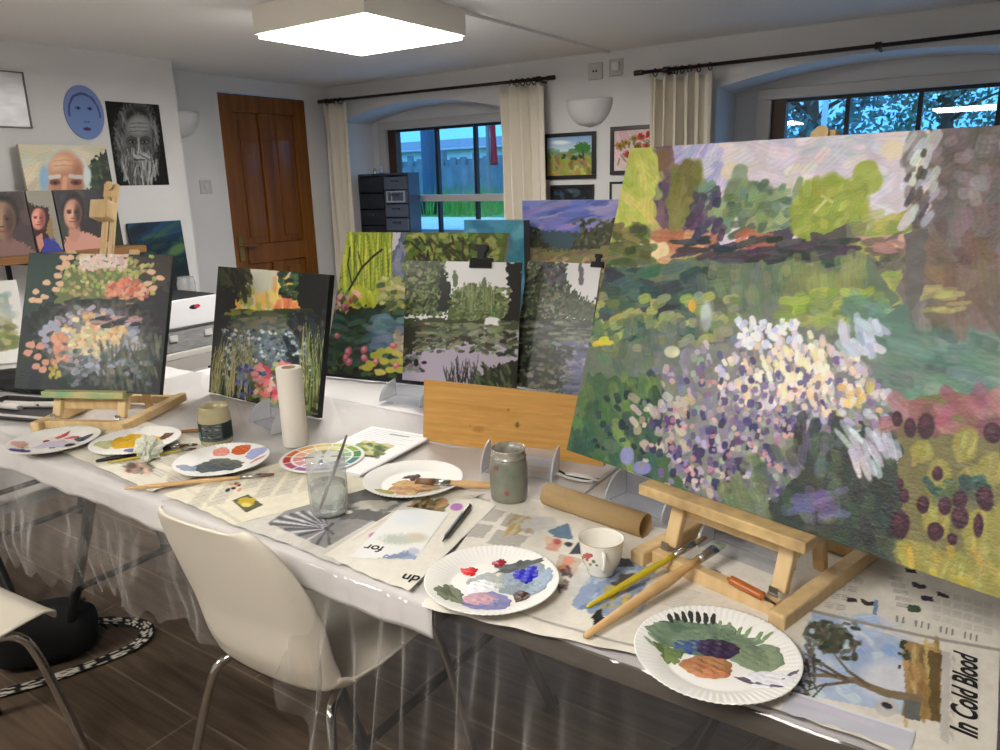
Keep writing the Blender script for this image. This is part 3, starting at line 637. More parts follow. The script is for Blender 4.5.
# ---- big garden canvas
A = Art(470, 374, [(629.9, 148.7), (1122.2, 117.9), (1004, 600.6), (566.5, 450)], (110, 122, 105), 3)
A.P([(620, 110), (1130, 100), (1130, 250), (625, 260)], (205, 196, 205))
A.S(260, 640, 960, 120, 230, 16, 6, -15, 40, [(222, 210, 220), (206, 198, 212), (198, 200, 212), (226, 214, 212), (212, 204, 200), (196, 204, 208)], .6)
A.S(60, 655, 720, 140, 195, 14, 5, -50, 30, [(176, 176, 212), (190, 190, 220), (160, 162, 200), (206, 196, 216)], .7)
A.E(735, 172, 14, 10, (216, 206, 190)); A.E(893, 150, 12, 10, (222, 208, 186), soft=.6); A.E(800, 185, 16, 9, (210, 206, 190), soft=.6, al=.6)
# left yellow-green tree and violet trunks
A.P([(657, 140), (668, 140), (672, 180), (668, 232), (645, 240), (640, 205), (652, 180)], (112, 98, 124), jag=3); A.S(40, 645, 672, 145, 235, 12, 4, 80, 20, [(98, 86, 118), (128, 104, 122), (136, 112, 108), (84, 78, 112)], .8)
A.P([(625, 140), (652, 144), (660, 160), (657, 185), (650, 212), (646, 238), (600, 245)], (190, 192, 104), jag=3); A.S(70, 615, 655, 150, 240, 11, 5, 70, 30, [(200, 200, 110), (182, 196, 98), (176, 188, 92), (208, 198, 120)], .6)
A.P([(656, 150), (668, 150), (672, 165), (660, 172)], (134, 112, 88), jag=2)
A.P([(672, 232), (700, 232), (722, 240), (720, 186), (700, 182), (690, 200)], (116, 104, 134), jag=3)
A.E(684, 192, 16, 34, (136, 134, 78), rot=18, jag=.12); A.E(680, 215, 8, 22, (142, 138, 82), rot=20); A.S(20, 672, 696, 165, 225, 9, 4, -70, 20, [(128, 126, 70), (146, 142, 86), (140, 140, 90)], .6)
# sage and teal trees in the middle distance
for (x, y, rx, ry, c) in ((717, 219, 19, 19, (136, 152, 112)), (740, 180, 9, 16, (150, 164, 142)), (755, 208, 21, 26, (112, 134, 112)), (740, 196, 15, 20, (134, 150, 122)), (700, 196, 8, 8, (96, 96, 104)), (780, 215, 22, 17, (128, 150, 134)), (800, 205, 18, 14, (146, 164, 148))):
    A.E(x, y, rx, ry, c, jag=.22, k=2)
A.S(90, 700, 800, 185, 236, 8, 4, -40, 50, [(112, 136, 106), (140, 158, 114), (94, 116, 104), (160, 172, 132), (122, 150, 138)], .8)
A.P([(664, 236), (704, 226), (724, 246), (708, 262), (664, 258)], (100, 88, 108), jag=4); A.P([(750, 234), (795, 228), (796, 254), (740, 250)], (92, 84, 104), jag=4)
# bright green round tree
A.E(830, 208, 38, 32, (160, 174, 82), jag=.14); A.E(868, 178, 15, 15, (172, 184, 98), jag=.2); A.E(812, 228, 22, 16, (150, 166, 76), jag=.2)
A.S(80, 798, 866, 182, 236, 9, 4, -60, 40, [(166, 180, 86), (154, 170, 78), (176, 186, 96), (144, 160, 74)], .55); A.Ln([(815, 212), (826, 200)], 3, (196, 200, 130)); A.Ln([(822, 196), (832, 202)], 3, (190, 196, 124))
A.P([(806, 234), (850, 226), (862, 250), (850, 262), (812, 256)], (100, 98, 92), jag=4); A.P([(846, 226), (866, 222), (866, 262), (846, 262)], (122, 126, 110), jag=3)
# right bank
A.P([(862, 236), (908, 210), (914, 300), (880, 312), (850, 292)], (166, 172, 92), jag=4); A.S(60, 858, 912, 216, 300, 12, 5, -15, 20, [(176, 180, 100), (152, 164, 86), (186, 178, 104), (140, 156, 84)], .6)
A.S(26, 860, 914, 238, 254, 10, 4, -10, 20, [(192, 148, 136), (206, 164, 150), (172, 126, 122), (118, 104, 100)], .8); A.S(22, 855, 912, 258, 272, 9, 4, -20, 25, [(98, 98, 90), (124, 118, 104), (84, 88, 84)], .7)
A.S(30, 660, 720, 236, 266, 11, 6, -20, 40, [(212, 158, 116), (196, 130, 100), (206, 168, 128), (178, 120, 96)], .8); A.E(656, 250, 13, 10, (218, 200, 158), jag=.3); A.E(690, 266, 22, 10, (172, 168, 92), jag=.3); A.S(14, 740, 775, 232, 250, 9, 3, -20, 20, [(196, 128, 92), (172, 104, 92)], .8)
# band of dark shore, then the water
A.P([(600, 272), (612, 236), (660, 262), (700, 262), (660, 280)], (164, 160, 88), jag=4); A.S(46, 608, 648, 226, 274, 9, 4, -10, 35, [(104, 112, 72), (84, 98, 68), (126, 126, 80)], .8)
A.P([(585, 345), (598, 272), (700, 258), (800, 252), (868, 258), (900, 300), (860, 330), (700, 350)], (112, 128, 106), jag=4)
A.S(170, 592, 720, 268, 345, 13, 6, -5, 30, [(70, 94, 86), (84, 110, 100), (98, 116, 88), (60, 84, 84), (112, 120, 90), (78, 104, 110)], .85)
A.S(120, 700, 860, 256, 330, 9, 5, 85, 20, [(120, 134, 110), (108, 124, 112), (136, 148, 106), (128, 138, 120), (98, 114, 104)], .6)
A.S(70, 680, 852, 240, 262, 13, 3, -6, 14, [(72, 76, 80), (92, 86, 94), (62, 74, 76), (84, 70, 88)], .9); A.S(26, 690, 722, 195, 236, 8, 4, -60, 30, [(96, 84, 112), (80, 74, 98), (112, 98, 124)], .8); A.S(40, 785, 862, 258, 288, 10, 6, 85, 15, [(148, 156, 96), (160, 166, 108), (128, 142, 96)], .55)
A.S(60, 780, 880, 292, 326, 9, 5, -10, 30, [(164, 182, 80), (146, 168, 74), (178, 188, 96), (124, 150, 76)], .8); A.S(34, 840, 915, 296, 340, 12, 6, 20, 40, [(118, 150, 124), (96, 134, 112), (140, 166, 140)], .7)
# lily-pad squares
A.S(95, 594, 735, 296, 352, 6, 4.5, -15, 25, [(164, 168, 96), (146, 156, 88), (178, 178, 108), (124, 140, 90), (150, 162, 118)], .85); A.S(40, 590, 700, 320, 400, 12, 6, 80, 25, [(88, 116, 92), (108, 126, 96), (126, 138, 106), (84, 110, 104)], .6)
A.E(672, 352, 8, 6, (206, 206, 172)); A.E(688, 356, 9, 6, (148, 146, 188), jag=.3); A.S(4, 596, 605, 340, 344, 8, 3, -10, 10, [(206, 186, 64)], .9); A.E(706, 316, 6, 14, (178, 192, 186), soft=.5); A.E(692, 306, 4, 6, (214, 172, 70))
# teal sweep on the right
A.P([(862, 330), (905, 305), (1010, 300), (1130, 310), (1100, 420), (930, 420), (880, 385)], (98, 128, 116), jag=6); A.S(120, 865, 1080, 318, 412, 20, 8, 14, 16, [(90, 124, 114), (106, 138, 124), (118, 146, 130), (80, 112, 106), (128, 148, 140)], .6)
# big mauve-brown tree at the right edge
A.P([(934, 110), (1130, 100), (1120, 330), (985, 330), (915, 322), (896, 290), (918, 240), (906, 222), (912, 190), (924, 160)], (126, 117, 115), jag=4)
A.S(190, 910, 1110, 120, 320, 18, 8, -70, 40, [(128, 119, 118), (118, 108, 108), (138, 128, 126), (122, 110, 100), (112, 104, 96)], .6); A.S(50, 915, 1000, 240, 326, 16, 8, 60, 40, [(122, 106, 92), (108, 96, 82), (132, 116, 98)], .6)
A.S(22, 930, 1010, 136, 200, 8, 7, 40, 60, [(156, 146, 150), (164, 154, 158), (150, 142, 144)], .55); A.S(26, 904, 936, 136, 222, 10, 4, -62, 14, [(190, 190, 196), (174, 174, 182), (202, 198, 202)], .85); A.S(12, 902, 926, 150, 222, 8, 3, -62, 12, [(104, 98, 100), (84, 80, 84)], .8); A.S(16, 915, 960, 285, 312, 10, 3, -5, 10, [(160, 158, 96), (182, 176, 110)], .6)
A.P([(905, 236), (926, 228), (922, 300), (908, 312)], (112, 108, 106), jag=3)
# the glow of reflected light: pale dabs fading outwards
A.E(765, 415, 135, 95, (140, 138, 142), soft=.5, jag=.35, al=.6)
A.S(560, 640, 892, 335, 502, 4.6, 3.2, 80, 25, [(150, 142, 168), (170, 162, 182), (126, 120, 150), (190, 178, 178), (146, 150, 140), (176, 162, 152), (110, 104, 140), (158, 168, 150)], .85, ell=True)
A.S(210, 715, 865, 332, 418, 5, 3, 80, 25, [(222, 208, 178), (214, 202, 192), (200, 190, 204), (226, 216, 196), (206, 186, 176), (190, 184, 206)], .85, ell=True)
A.S(70, 755, 835, 345, 400, 5, 3, 80, 25, [(230, 218, 184), (234, 224, 202), (226, 210, 170)], .85, ell=True)
A.S(70, 738, 800, 320, 346, 4, 3, 30, 80, [(218, 218, 230), (196, 200, 218), (228, 226, 230)], .9); A.S(34, 842, 880, 322, 352, 10, 4, 60, 40, [(184, 190, 208), (202, 206, 220), (170, 178, 196)], .8)
A.S(90, 650, 840, 358, 432, 3, 4, 0, 30, [(104, 92, 140), (122, 110, 154), (92, 82, 126), (138, 116, 140)], .85)
# greens at the lower left
A.P([(560, 460), (590, 372), (640, 382), (655, 420), (668, 470), (700, 500), (610, 480)], (78, 108, 78), jag=6); A.S(90, 570, 660, 385, 475, 14, 5, 75, 25, [(72, 110, 70), (96, 128, 72), (60, 94, 84), (116, 138, 82), (52, 84, 80)], .7); A.S(26, 590, 650, 392, 455, 4, 3, 70, 30, [(34, 56, 66), (44, 66, 72)], .85)
A.S(30, 630, 690, 395, 450, 6, 4, 70, 40, [(186, 170, 150), (170, 150, 150), (190, 180, 166)], .8); A.E(627, 456, 7, 9, (134, 136, 178)); A.E(642, 468, 9, 7, (128, 128, 176)); A.E(612, 446, 8, 7, (88, 112, 92), jag=.3)
# deep violet blooms
A.S(150, 650, 838, 415, 506, 3.4, 4.8, 0, 30, [(78, 66, 114), (68, 58, 102), (96, 82, 128), (60, 56, 94), (112, 96, 136), (88, 72, 108)], .9, lj=.5)
A.S(110, 640, 840, 400, 506, 3, 2.4, 60, 60, [(176, 164, 182), (196, 182, 180), (146, 136, 166), (130, 138, 122), (204, 186, 168)], .85); A.S(46, 670, 840, 380, 480, 2.6, 2.6, 40, 90, [(196, 138, 146), (206, 156, 152), (178, 124, 140)], .8)
# dark water right of the blooms
A.P([(795, 470), (840, 425), (905, 425), (915, 560), (900, 585), (840, 560), (790, 540), (760, 520)], (62, 72, 68), jag=8); A.S(110, 800, 910, 420, 575, 16, 7, 80, 30, [(58, 70, 68), (72, 82, 72), (50, 58, 62), (84, 92, 78), (66, 64, 62)], .65); A.S(60, 740, 850, 440, 520, 9, 6, 75, 30, [(100, 118, 86), (118, 130, 100), (84, 100, 84), (108, 104, 128)], .6); A.S(16, 800, 850, 490, 515, 12, 5, -10, 20, [(104, 98, 138), (120, 112, 150)], .7)
A.S(13, 844, 880, 430, 474, 13, 3.6, 58, 14, [(188, 192, 206), (170, 176, 192), (204, 206, 214)], .8); A.S(15, 870, 905, 408, 472, 14, 3.6, 66, 14, [(184, 188, 198), (162, 168, 178), (196, 196, 206)], .75); A.S(40, 840, 890, 385, 425, 5, 4, 60, 60, [(208, 200, 202), (188, 184, 204), (150, 128, 160), (214, 190, 120)], .8)
# bottom right: pads, maroon buds, pink
A.P([(900, 400), (1010, 395), (1130, 400), (1050, 640), (890, 590), (905, 520)], (122, 116, 76), jag=6); A.S(40, 885, 1010, 395, 432, 14, 7, 20, 40, [(164, 108, 118), (150, 96, 108), (132, 92, 88), (176, 128, 128)], .7)
for (x, y, rx, ry, a) in ((922, 452, 12, 10, 20), (938, 478, 13, 19, 5), (965, 446, 13, 17, 20), (972, 480, 14, 14, 0), (992, 470, 14, 18, 10), (936, 520, 13, 20, 0), (978, 528, 16, 20, 10), (918, 556, 26, 14, 20), (955, 570, 30, 16, 15), (990, 580, 22, 18, 10), (1010, 520, 16, 30, 0), (985, 550, 22, 12, 10), (1040, 470, 26, 40, 0)):
    A.E(x, y, rx, ry, (152, 146, 78), rot=a, jag=.15); A.S(6, x - rx * .6, x + rx * .6, y - ry * .6, y + ry * .6, 9, 3, 80 + a, 20, [(162, 154, 86), (140, 136, 70), (170, 160, 96)], .6)
A.S(26, 905, 1000, 545, 592, 12, 4, 72, 20, [(166, 158, 76), (186, 158, 60), (146, 146, 84), (200, 172, 70)], .6); A.S(18, 930, 985, 480, 512, 9, 5, 30, 50, [(58, 96, 92), (48, 84, 84), (92, 106, 74)], .8)
for (x, y, rx, ry) in ((897, 420, 5, 8), (910, 428, 6, 10), (926, 426, 9, 13), (937, 474, 6, 8), (923, 505, 6, 8), (944, 506, 7, 10), (960, 500, 7, 9), (985, 498, 9, 12), (935, 532, 8, 10), (952, 540, 5, 6), (900, 524, 9, 14), (978, 526, 5, 12), (960, 518, 9, 11), (992, 434, 9, 11), (904, 496, 5, 8), (900, 484, 4, 6), (1012, 450, 12, 18), (1020, 500, 10, 14)):
    A.E(x, y, rx, ry, (74, 38, 56), jag=.15); A.E(x - 1, y - ry * .3, rx * .5, ry * .4, (96, 54, 72), soft=.6)
A.S(18, 560, 600, 430, 455, 10, 4, 75, 20, [(52, 92, 78), (70, 104, 72)], .7); A.S(10, 722, 765, 488, 512, 14, 6, 70, 20, [(110, 128, 92), (96, 116, 84)], .7)
A.mottle(4, (2, 3))
M_oil = mat_paint('oil_paint_on_canvas', .42, .3, 260)
A.a = A.a * .86 + A.a.mean(2, keepdims=True) * .14; A.gain = 1.42; A.pw = 1.25
picture('canvas_painting', A, (-.692, 1.239, .8855, R(-15.2), R(17.3), .762, .606, 0), .017, 'large canvas of a lily pond garden in pastel dabs at the right', 'painting', side=(70, 86, 78), bump=.0007)
# ---- small canvas on the left easel
A = Art(190, 166, [(29.4, 253), (172.7, 255.4), (159.4, 394.9), (14.1, 388.1)], (44, 54, 54), 5)
A.S(160, 10, 180, 250, 400, 12, 6, 70, 50, [(36, 46, 48), (52, 64, 58), (30, 38, 42), (60, 70, 62)], .7); A.P([(28, 250), (62, 252), (52, 300), (24, 320)], (50, 74, 68), jag=3); A.P([(128, 290), (172, 280), (164, 330), (130, 322)], (46, 42, 50), jag=5); A.P([(130, 256), (172, 256), (168, 290), (150, 290)], (70, 66, 58), jag=4)
A.P([(54, 306), (62, 275), (85, 262), (138, 264), (142, 296), (110, 300), (80, 306)], (112, 124, 76), jag=4); A.S(180, 60, 155, 256, 296, 2.6, 2, 0, 90, [(196, 192, 112), (166, 176, 96), (216, 200, 140), (136, 150, 88), (186, 150, 110)], .85)
A.S(120, 80, 125, 252, 270, 3, 2, 20, 60, [(226, 196, 186), (232, 214, 204), (216, 176, 170), (222, 206, 190)], .9); A.S(120, 105, 148, 280, 304, 3, 2.2, 0, 80, [(214, 122, 96), (224, 146, 116), (202, 106, 92), (228, 166, 140)], .9, ell=True)
for (x, y) in ((36, 292), (47, 283), (38, 301), (56, 290), (60, 284), (66, 264), (60, 268), (58, 276), (64, 258), (148, 284), (160, 278), (151, 272), (141, 294), (33, 300), (45, 297), (70, 258), (144, 290), (153, 288)): A.E(x, y, 4, 2.8, (224, 184, 150), jag=.3)
A.S(60, 55, 150, 300, 312, 8, 2, -8, 15, [(38, 44, 44), (54, 60, 52)], .85); A.E(95, 340, 48, 32, (150, 142, 140), soft=.8, jag=.3, al=.8)
A.S(170, 45, 140, 306, 372, 3.4, 2.4, 0, 60, [(168, 166, 186), (190, 184, 196), (146, 148, 170), (196, 170, 168), (138, 148, 150)], .85, ell=True); A.S(130, 60, 125, 312, 352, 3.2, 2.2, 20, 60, [(222, 180, 120), (230, 196, 140), (216, 156, 110), (236, 214, 166)], .85, ell=True); A.S(60, 70, 120, 330, 356, 3, 2.2, 20, 60, [(226, 210, 160), (206, 200, 166), (190, 190, 150)], .8)
A.S(30, 52, 66, 335, 364, 4, 3, 70, 30, [(214, 140, 108), (220, 160, 128)], .8); A.S(46, 95, 138, 318, 326, 7, 2, -8, 10, [(50, 58, 62), (190, 150, 146)], .8)
for (x, y, c) in ((31, 345, 0), (38, 357, 0), (28, 353, 0), (40, 346, 0), (45, 362, 0), (43, 370, 0), (36, 366, 0), (47, 328, 1), (42, 334, 1), (52, 324, 1), (57, 330, 1), (46, 340, 1), (112, 366, 1), (120, 362, 2), (131, 363, 2), (110, 362, 2), (133, 333, 1), (140, 346, 1), (100, 372, 1), (90, 366, 1), (76, 372, 1), (118, 352, 1), (124, 344, 1)): A.E(x, y, 4.4, 3.4, ((206, 150, 128), (162, 166, 186), (140, 158, 190))[c], jag=.3)
A.S(70, 60, 150, 350, 385, 4, 2.2, -10, 40, [(120, 128, 136), (92, 104, 106), (146, 148, 156), (74, 86, 82)], .8); A.S(90, 100, 160, 340, 392, 7, 1.6, 80, 15, [(92, 100, 82), (70, 82, 72), (112, 116, 96)], .6); A.S(14, 48, 60, 365, 378, 2, 2, 0, 90, [(190, 176, 70)], .9)
A.a = A.a * .88 + A.a.mean(2, keepdims=True) * .12; A.gain = 1.2; picture('canvas_painting', A, (-2.393, .957, .8555, .449, .354, .466, .407, -.028), .017, 'dark canvas of pink blossom reflected in a pond, on the small easel at the left', 'painting', side=(38, 44, 44), bump=.0005)
# ---- canvas with reeds and pink lilies
A = Art(170, 180, [(218.4, 268.3), (329.8, 276.9), (317.4, 420.2), (208.9, 393.7)], (34, 38, 36), 6)
A.P([(235, 268), (300, 272), (300, 318), (226, 316)], (206, 196, 184), jag=4); A.S(60, 232, 300, 285, 318, 7, 3, 80, 20, [(214, 188, 92), (190, 178, 76), (222, 160, 92), (170, 172, 86), (226, 200, 130)], .8); A.S(18, 276, 300, 292, 316, 6, 3, 80, 15, [(216, 130, 82), (206, 110, 80)], .7); A.E(262, 283, 12, 12, (190, 190, 176), soft=.6)
A.S(80, 214, 250, 262, 296, 8, 2.4, 75, 20, [(28, 34, 28), (50, 58, 40), (70, 76, 46)], .85); A.S(110, 280, 332, 270, 300, 4, 2.6, 30, 90, [(34, 52, 40), (70, 104, 66), (48, 76, 52), (22, 30, 28)], .85); A.P([(300, 276), (332, 276), (328, 330), (304, 320), (296, 300)], (26, 28, 28), jag=4); A.P([(212, 290), (236, 288), (236, 330), (210, 340)], (34, 34, 34), jag=4)
A.S(50, 228, 310, 313, 322, 9, 2.6, 4, 12, [(96, 112, 48), (60, 78, 44), (132, 140, 60), (36, 46, 36)], .85); A.P([(234, 320), (310, 322), (308, 372), (226, 372)], (66, 78, 84), jag=5)
A.S(120, 232, 308, 320, 345, 6, 2, 0, 20, [(126, 124, 78), (92, 98, 72), (140, 118, 84), (60, 68, 64)], .7); A.E(262, 350, 34, 26, (120, 134, 146), soft=1.0, al=.7); A.S(520, 222, 312, 332, 388, 1.7, 1.4, 0, 90, [(186, 200, 210), (130, 150, 166), (90, 108, 122), (212, 220, 224), (56, 68, 78), (146, 156, 148)], .85); A.S(70, 285, 330, 316, 372, 6, 3, 70, 30, [(34, 42, 52), (26, 32, 40), (46, 56, 66)], .7)
for k in range(60):
    x = A.r.uniform(208, 250); y = A.r.uniform(386, 404); A.Ln([(x, y), (x + A.r.uniform(-3, 6), y - 30), (x + A.r.uniform(-4, 14), y - A.r.uniform(40, 62))], 1.2, [(152, 150, 104), (112, 118, 78), (178, 172, 128)][k % 3], .9, .5)
for k in range(26):
    x = A.r.uniform(300, 322); A.Ln([(x, 416), (x + A.r.uniform(-2, 4), 370), (x + A.r.uniform(-4, 8), A.r.uniform(322, 350))], 1.3, [(132, 146, 84), (172, 168, 116), (92, 112, 62)][k % 3], .9, .5)
A.S(60, 238, 268, 366, 400, 2.4, 2, 0, 90, [(96, 106, 158), (126, 134, 176), (70, 80, 126)], .85); A.S(46, 250, 292, 366, 408, 4, 3, 0, 60, [(148, 160, 92), (112, 128, 72), (176, 176, 116), (86, 96, 60)], .85); A.S(52, 255, 292, 366, 402, 3.8, 3, 0, 60, [(214, 106, 116), (190, 78, 92), (228, 148, 148), (206, 124, 130), (232, 176, 170)], .95)
A.S(30, 266, 318, 396, 420, 5, 3, 20, 50, [(30, 36, 34), (56, 66, 48), (96, 100, 76)], .8)
A.gain = 1.4; picture('canvas_painting', A, (-2.189, 1.457, .7465, -.038, .221, .549, .422, 0), .02, 'dark canvas of a pond with reeds and pink lilies behind the white paper roll', 'painting', side=(24, 24, 24), bump=.0004)
# ---- willow painting
A = Art(210, 180, [(347.2, 232.7), (508.1, 233.3), (485.6, 392), (323.2, 376)], (70, 88, 70), 7)
A.P([(386, 228), (512, 228), (508, 300), (384, 300)], (150, 160, 180), jag=3); A.P([(384, 234), (416, 230), (414, 262), (398, 284), (384, 290)], (98, 104, 136), jag=5); A.S(50, 384, 416, 232, 284, 9, 4, 70, 30, [(120, 122, 150), (84, 92, 122), (150, 146, 166), (96, 108, 128)], .7); A.P([(386, 228), (400, 228), (396, 252), (386, 256)], (196, 190, 196), jag=3)
A.P([(340, 228), (392, 228), (390, 290), (378, 306), (362, 308), (338, 290)], (140, 152, 52), jag=4)
for k in range(170):
    x = A.r.uniform(338, 392); y = A.r.uniform(228, 262); A.Ln([(x, y), (x + A.r.uniform(-3, 3), y + A.r.uniform(20, 48))], 1.4, [(178, 186, 62), (124, 142, 48), (206, 202, 86), (88, 112, 44), (156, 170, 66)][k % 5], .8, .7)
A.S(40, 345, 378, 290, 310, 6, 2, 75, 20, [(196, 196, 70), (170, 176, 60)], .7); A.Ln([(343, 300), (352, 285), (362, 268), (374, 256), (382, 250)], 2.2, (50, 44, 30)); A.Ln([(352, 285), (348, 265), (350, 248)], 1.4, (54, 48, 32)); A.Ln([(362, 268), (358, 252)], 1.2, (54, 48, 32))
A.S(60, 325, 360, 292, 316, 3, 2.2, 0, 90, [(186, 126, 130), (150, 90, 92), (110, 130, 74), (206, 160, 156), (84, 96, 60)], .85); A.S(90, 380, 410, 278, 312, 5, 2.4, 0, 30, [(170, 168, 108), (200, 194, 140), (116, 128, 84), (150, 150, 80), (86, 98, 70)], .85)
A.P([(328, 314), (380, 306), (410, 318), (408, 332), (324, 334)], (54, 66, 46), jag=4); A.S(90, 326, 410, 312, 362, 9, 3, 10, 30, [(66, 104, 82), (84, 122, 100), (52, 82, 76), (98, 128, 122), (60, 74, 62)], .7); A.S(50, 372, 410, 318, 356, 9, 3.4, 10, 30, [(108, 132, 152), (84, 110, 132), (128, 148, 164)], .7); A.S(20, 392, 408, 330, 352, 4, 2.6, 0, 60, [(206, 190, 168), (176, 168, 132)], .85)
A.P([(318, 366), (410, 372), (488, 395), (320, 380)], (44, 48, 52), jag=3); A.S(40, 330, 410, 352, 378, 4.4, 3, 0, 30, [(92, 112, 66), (70, 92, 56), (50, 60, 52)], .85)
for (x, y) in ((382, 352), (390, 350), (376, 356), (398, 354), (384, 362), (394, 362), (402, 362), (372, 364), (390, 370), (380, 372), (366, 368), (400, 370)): A.E(x, y, 6, 3.4, [(196, 188, 92), (178, 178, 84), (206, 192, 110)][int(x) % 3], jag=.3)
for (x, y, rx, ry) in ((348, 352, 3.6, 5), (349, 362, 3.6, 4), (346, 358, 3, 4), (364, 350, 3.4, 4), (364, 358, 4, 3.6), (376, 362, 3, 3.4), (393, 346, 4, 3), (396, 366, 3.4, 3), (337, 336, 3, 3)): A.E(x, y, rx, ry, (206, 112, 132), jag=.25); A.E(x - .5, y - 1, rx * .5, ry * .5, (230, 170, 176))
A.P([(405, 228), (512, 228), (508, 270), (405, 270)], (96, 112, 52), jag=3); A.S(150, 405, 500, 233, 272, 5, 2.6, 20, 60, [(130, 146, 66), (86, 104, 46), (166, 172, 92), (56, 70, 36), (150, 158, 96)], .8); A.S(30, 415, 470, 240, 270, 8, 1.3, 65, 30, [(54, 48, 30), (70, 62, 40)], .85)
A.mottle(3)
A.gain = 1.35; picture('canvas_painting', A, (-2.006, 1.802, .7465, .17, .404, .648, .537, 0), .02, 'painting of a yellow-green willow over a pond with lily pads, behind the clipped prints', 'painting', side=(200, 200, 196))
# ---- two photographic prints of a lily pond, clipped to boards
M_photo = mat_paint('glossy_print', .28, 0.02)
def trees(A, x0, x1, y0, y1, cols, n, s=4): A.S(n, x0, x1, y0, y1, s, s * .55, -30, 70, cols, .85)
G_ = [(92, 104, 66), (70, 82, 54), (116, 126, 84), (50, 60, 42), (136, 144, 104)]
A = Art(170, 164, [(405.8, 261.1), (521.9, 263.1), (516.3, 389.9), (402.1, 380.2)], (66, 64, 60), 8)
A.P([(400, 255), (525, 255), (522, 330), (400, 326)], (232, 226, 230)); A.P([(400, 255), (440, 258), (446, 290), (452, 312), (400, 316)], (66, 76, 50), jag=4); trees(A, 402, 446, 262, 316, G_, 420, 2.4)
A.P([(440, 270), (448, 276), (452, 310), (438, 312)], (44, 48, 44), jag=3); A.P([(452, 292), (470, 284), (492, 290), (512, 306), (512, 322), (446, 322)], (92, 104, 66), jag=4); trees(A, 452, 512, 288, 322, [(104, 116, 76), (82, 94, 60), (128, 136, 96), (76, 88, 58), (146, 156, 116)], 380, 2.2)
for k in range(70): x = A.r.uniform(462, 494); y = A.r.uniform(282, 300); A.Ln([(x, y), (x + A.r.uniform(-1, 1), y + A.r.uniform(8, 18))], 1.2, [(126, 138, 98), (96, 110, 72), (146, 154, 116)][k % 3], .8)
A.E(455, 280, 3, 8, (104, 112, 86), jag=.3); A.E(484, 284, 2.4, 6, (112, 120, 92), jag=.3); A.P([(506, 262), (524, 262), (522, 330), (502, 320), (510, 300)], (36, 34, 30), jag=3)
A.P([(398, 318), (522, 322), (520, 334), (398, 330)], (72, 78, 54), jag=3); A.P([(398, 328), (522, 330), (520, 392), (398, 384)], (170, 162, 176), jag=2); A.P([(398, 326), (446, 328), (440, 346), (404, 356), (398, 366)], (58, 58, 46), jag=4); A.P([(440, 328), (516, 330), (512, 342), (470, 346), (450, 340)], (70, 68, 58), jag=4); A.E(492, 326, 9, 8, (226, 222, 228), jag=.3)
A.S(90, 418, 505, 324, 336, 6, 1.6, 2, 10, [(112, 120, 92), (138, 142, 116), (84, 90, 70)], .85); A.S(80, 416, 462, 338, 352, 4, 1.6, -10, 20, [(128, 134, 108), (96, 102, 80), (70, 72, 60)], .85); A.S(90, 470, 516, 332, 356, 4.4, 1.8, 0, 30, [(118, 124, 100), (86, 92, 72), (50, 52, 44), (144, 148, 124)], .85); A.S(40, 398, 420, 352, 372, 4, 2, 0, 40, [(54, 54, 48), (110, 112, 100), (140, 134, 140)], .8)
for k in range(50): x = A.r.uniform(446, 476); y = A.r.uniform(378, 388); A.Ln([(x, y), (x + A.r.uniform(-5, 5), y - A.r.uniform(6, 26))], 1.1, (46, 46, 44), .8, .6)
A.P([(468, 392), (486, 372), (500, 364), (520, 362), (520, 392)], (40, 46, 34), jag=3); A.S(50, 470, 520, 364, 390, 6, 1.4, 65, 30, [(70, 80, 54), (48, 56, 40), (92, 98, 72)], .8); A.E(416, 363, 2.5, 4, (34, 28, 32)); A.E(424, 363, 3, 1.6, (40, 36, 38))
A.gain = 1.4; picture('photo_print', A, POSE_PA, .004, 'left photo print of a lily pond, held by the larger bulldog clip', 'photo print', side=(30, 30, 28), m=M_photo)
A = Art(130, 160, [(528.1, 261.2), (601.5, 264.6), (582.4, 397.2), (510.3, 385.7)], (70, 72, 66), 9)
A.P([(524, 255), (606, 258), (600, 330), (520, 326)], (230, 226, 232)); A.P([(518, 256), (546, 256), (562, 274), (574, 292), (598, 310), (598, 322), (516, 318)], (80, 88, 68), jag=5); trees(A, 518, 566, 264, 322, [(92, 100, 80), (70, 78, 62), (112, 118, 98), (56, 62, 54), (140, 146, 126)], 620, 2.5)
trees(A, 560, 596, 298, 322, [(104, 112, 88), (84, 92, 70)], 90, 2.4); A.S(40, 540, 564, 262, 284, 3, 2, -30, 70, [(82, 82, 92), (64, 66, 74), (104, 102, 112)], .8); A.E(581, 276, 2.6, 11, (110, 110, 110), jag=.4); A.P([(514, 318), (600, 322), (598, 350), (512, 346)], (58, 60, 52), jag=3); A.S(120, 516, 596, 322, 350, 7, 1.6, 4, 8, [(110, 116, 100), (86, 92, 78), (64, 66, 60), (140, 144, 130)], .85); A.P([(560, 350), (598, 340), (584, 398), (556, 392)], (96, 98, 126), jag=4); A.S(60, 556, 590, 342, 396, 6, 1.8, 6, 12, [(150, 148, 172), (112, 114, 140), (76, 78, 100)], .75)
A.P([(514, 346), (560, 348), (562, 394), (508, 388)], (50, 54, 44), jag=4); A.S(130, 512, 572, 346, 392, 4, 1.8, 0, 50, [(92, 98, 78), (66, 72, 56), (124, 128, 108), (44, 48, 40)], .8)
A.gain = 1.4; picture('photo_print', A, POSE_PB, .004, 'right photo print of lily pads and trees beside the big canvas', 'photo print', side=(30, 30, 28), m=M_photo)
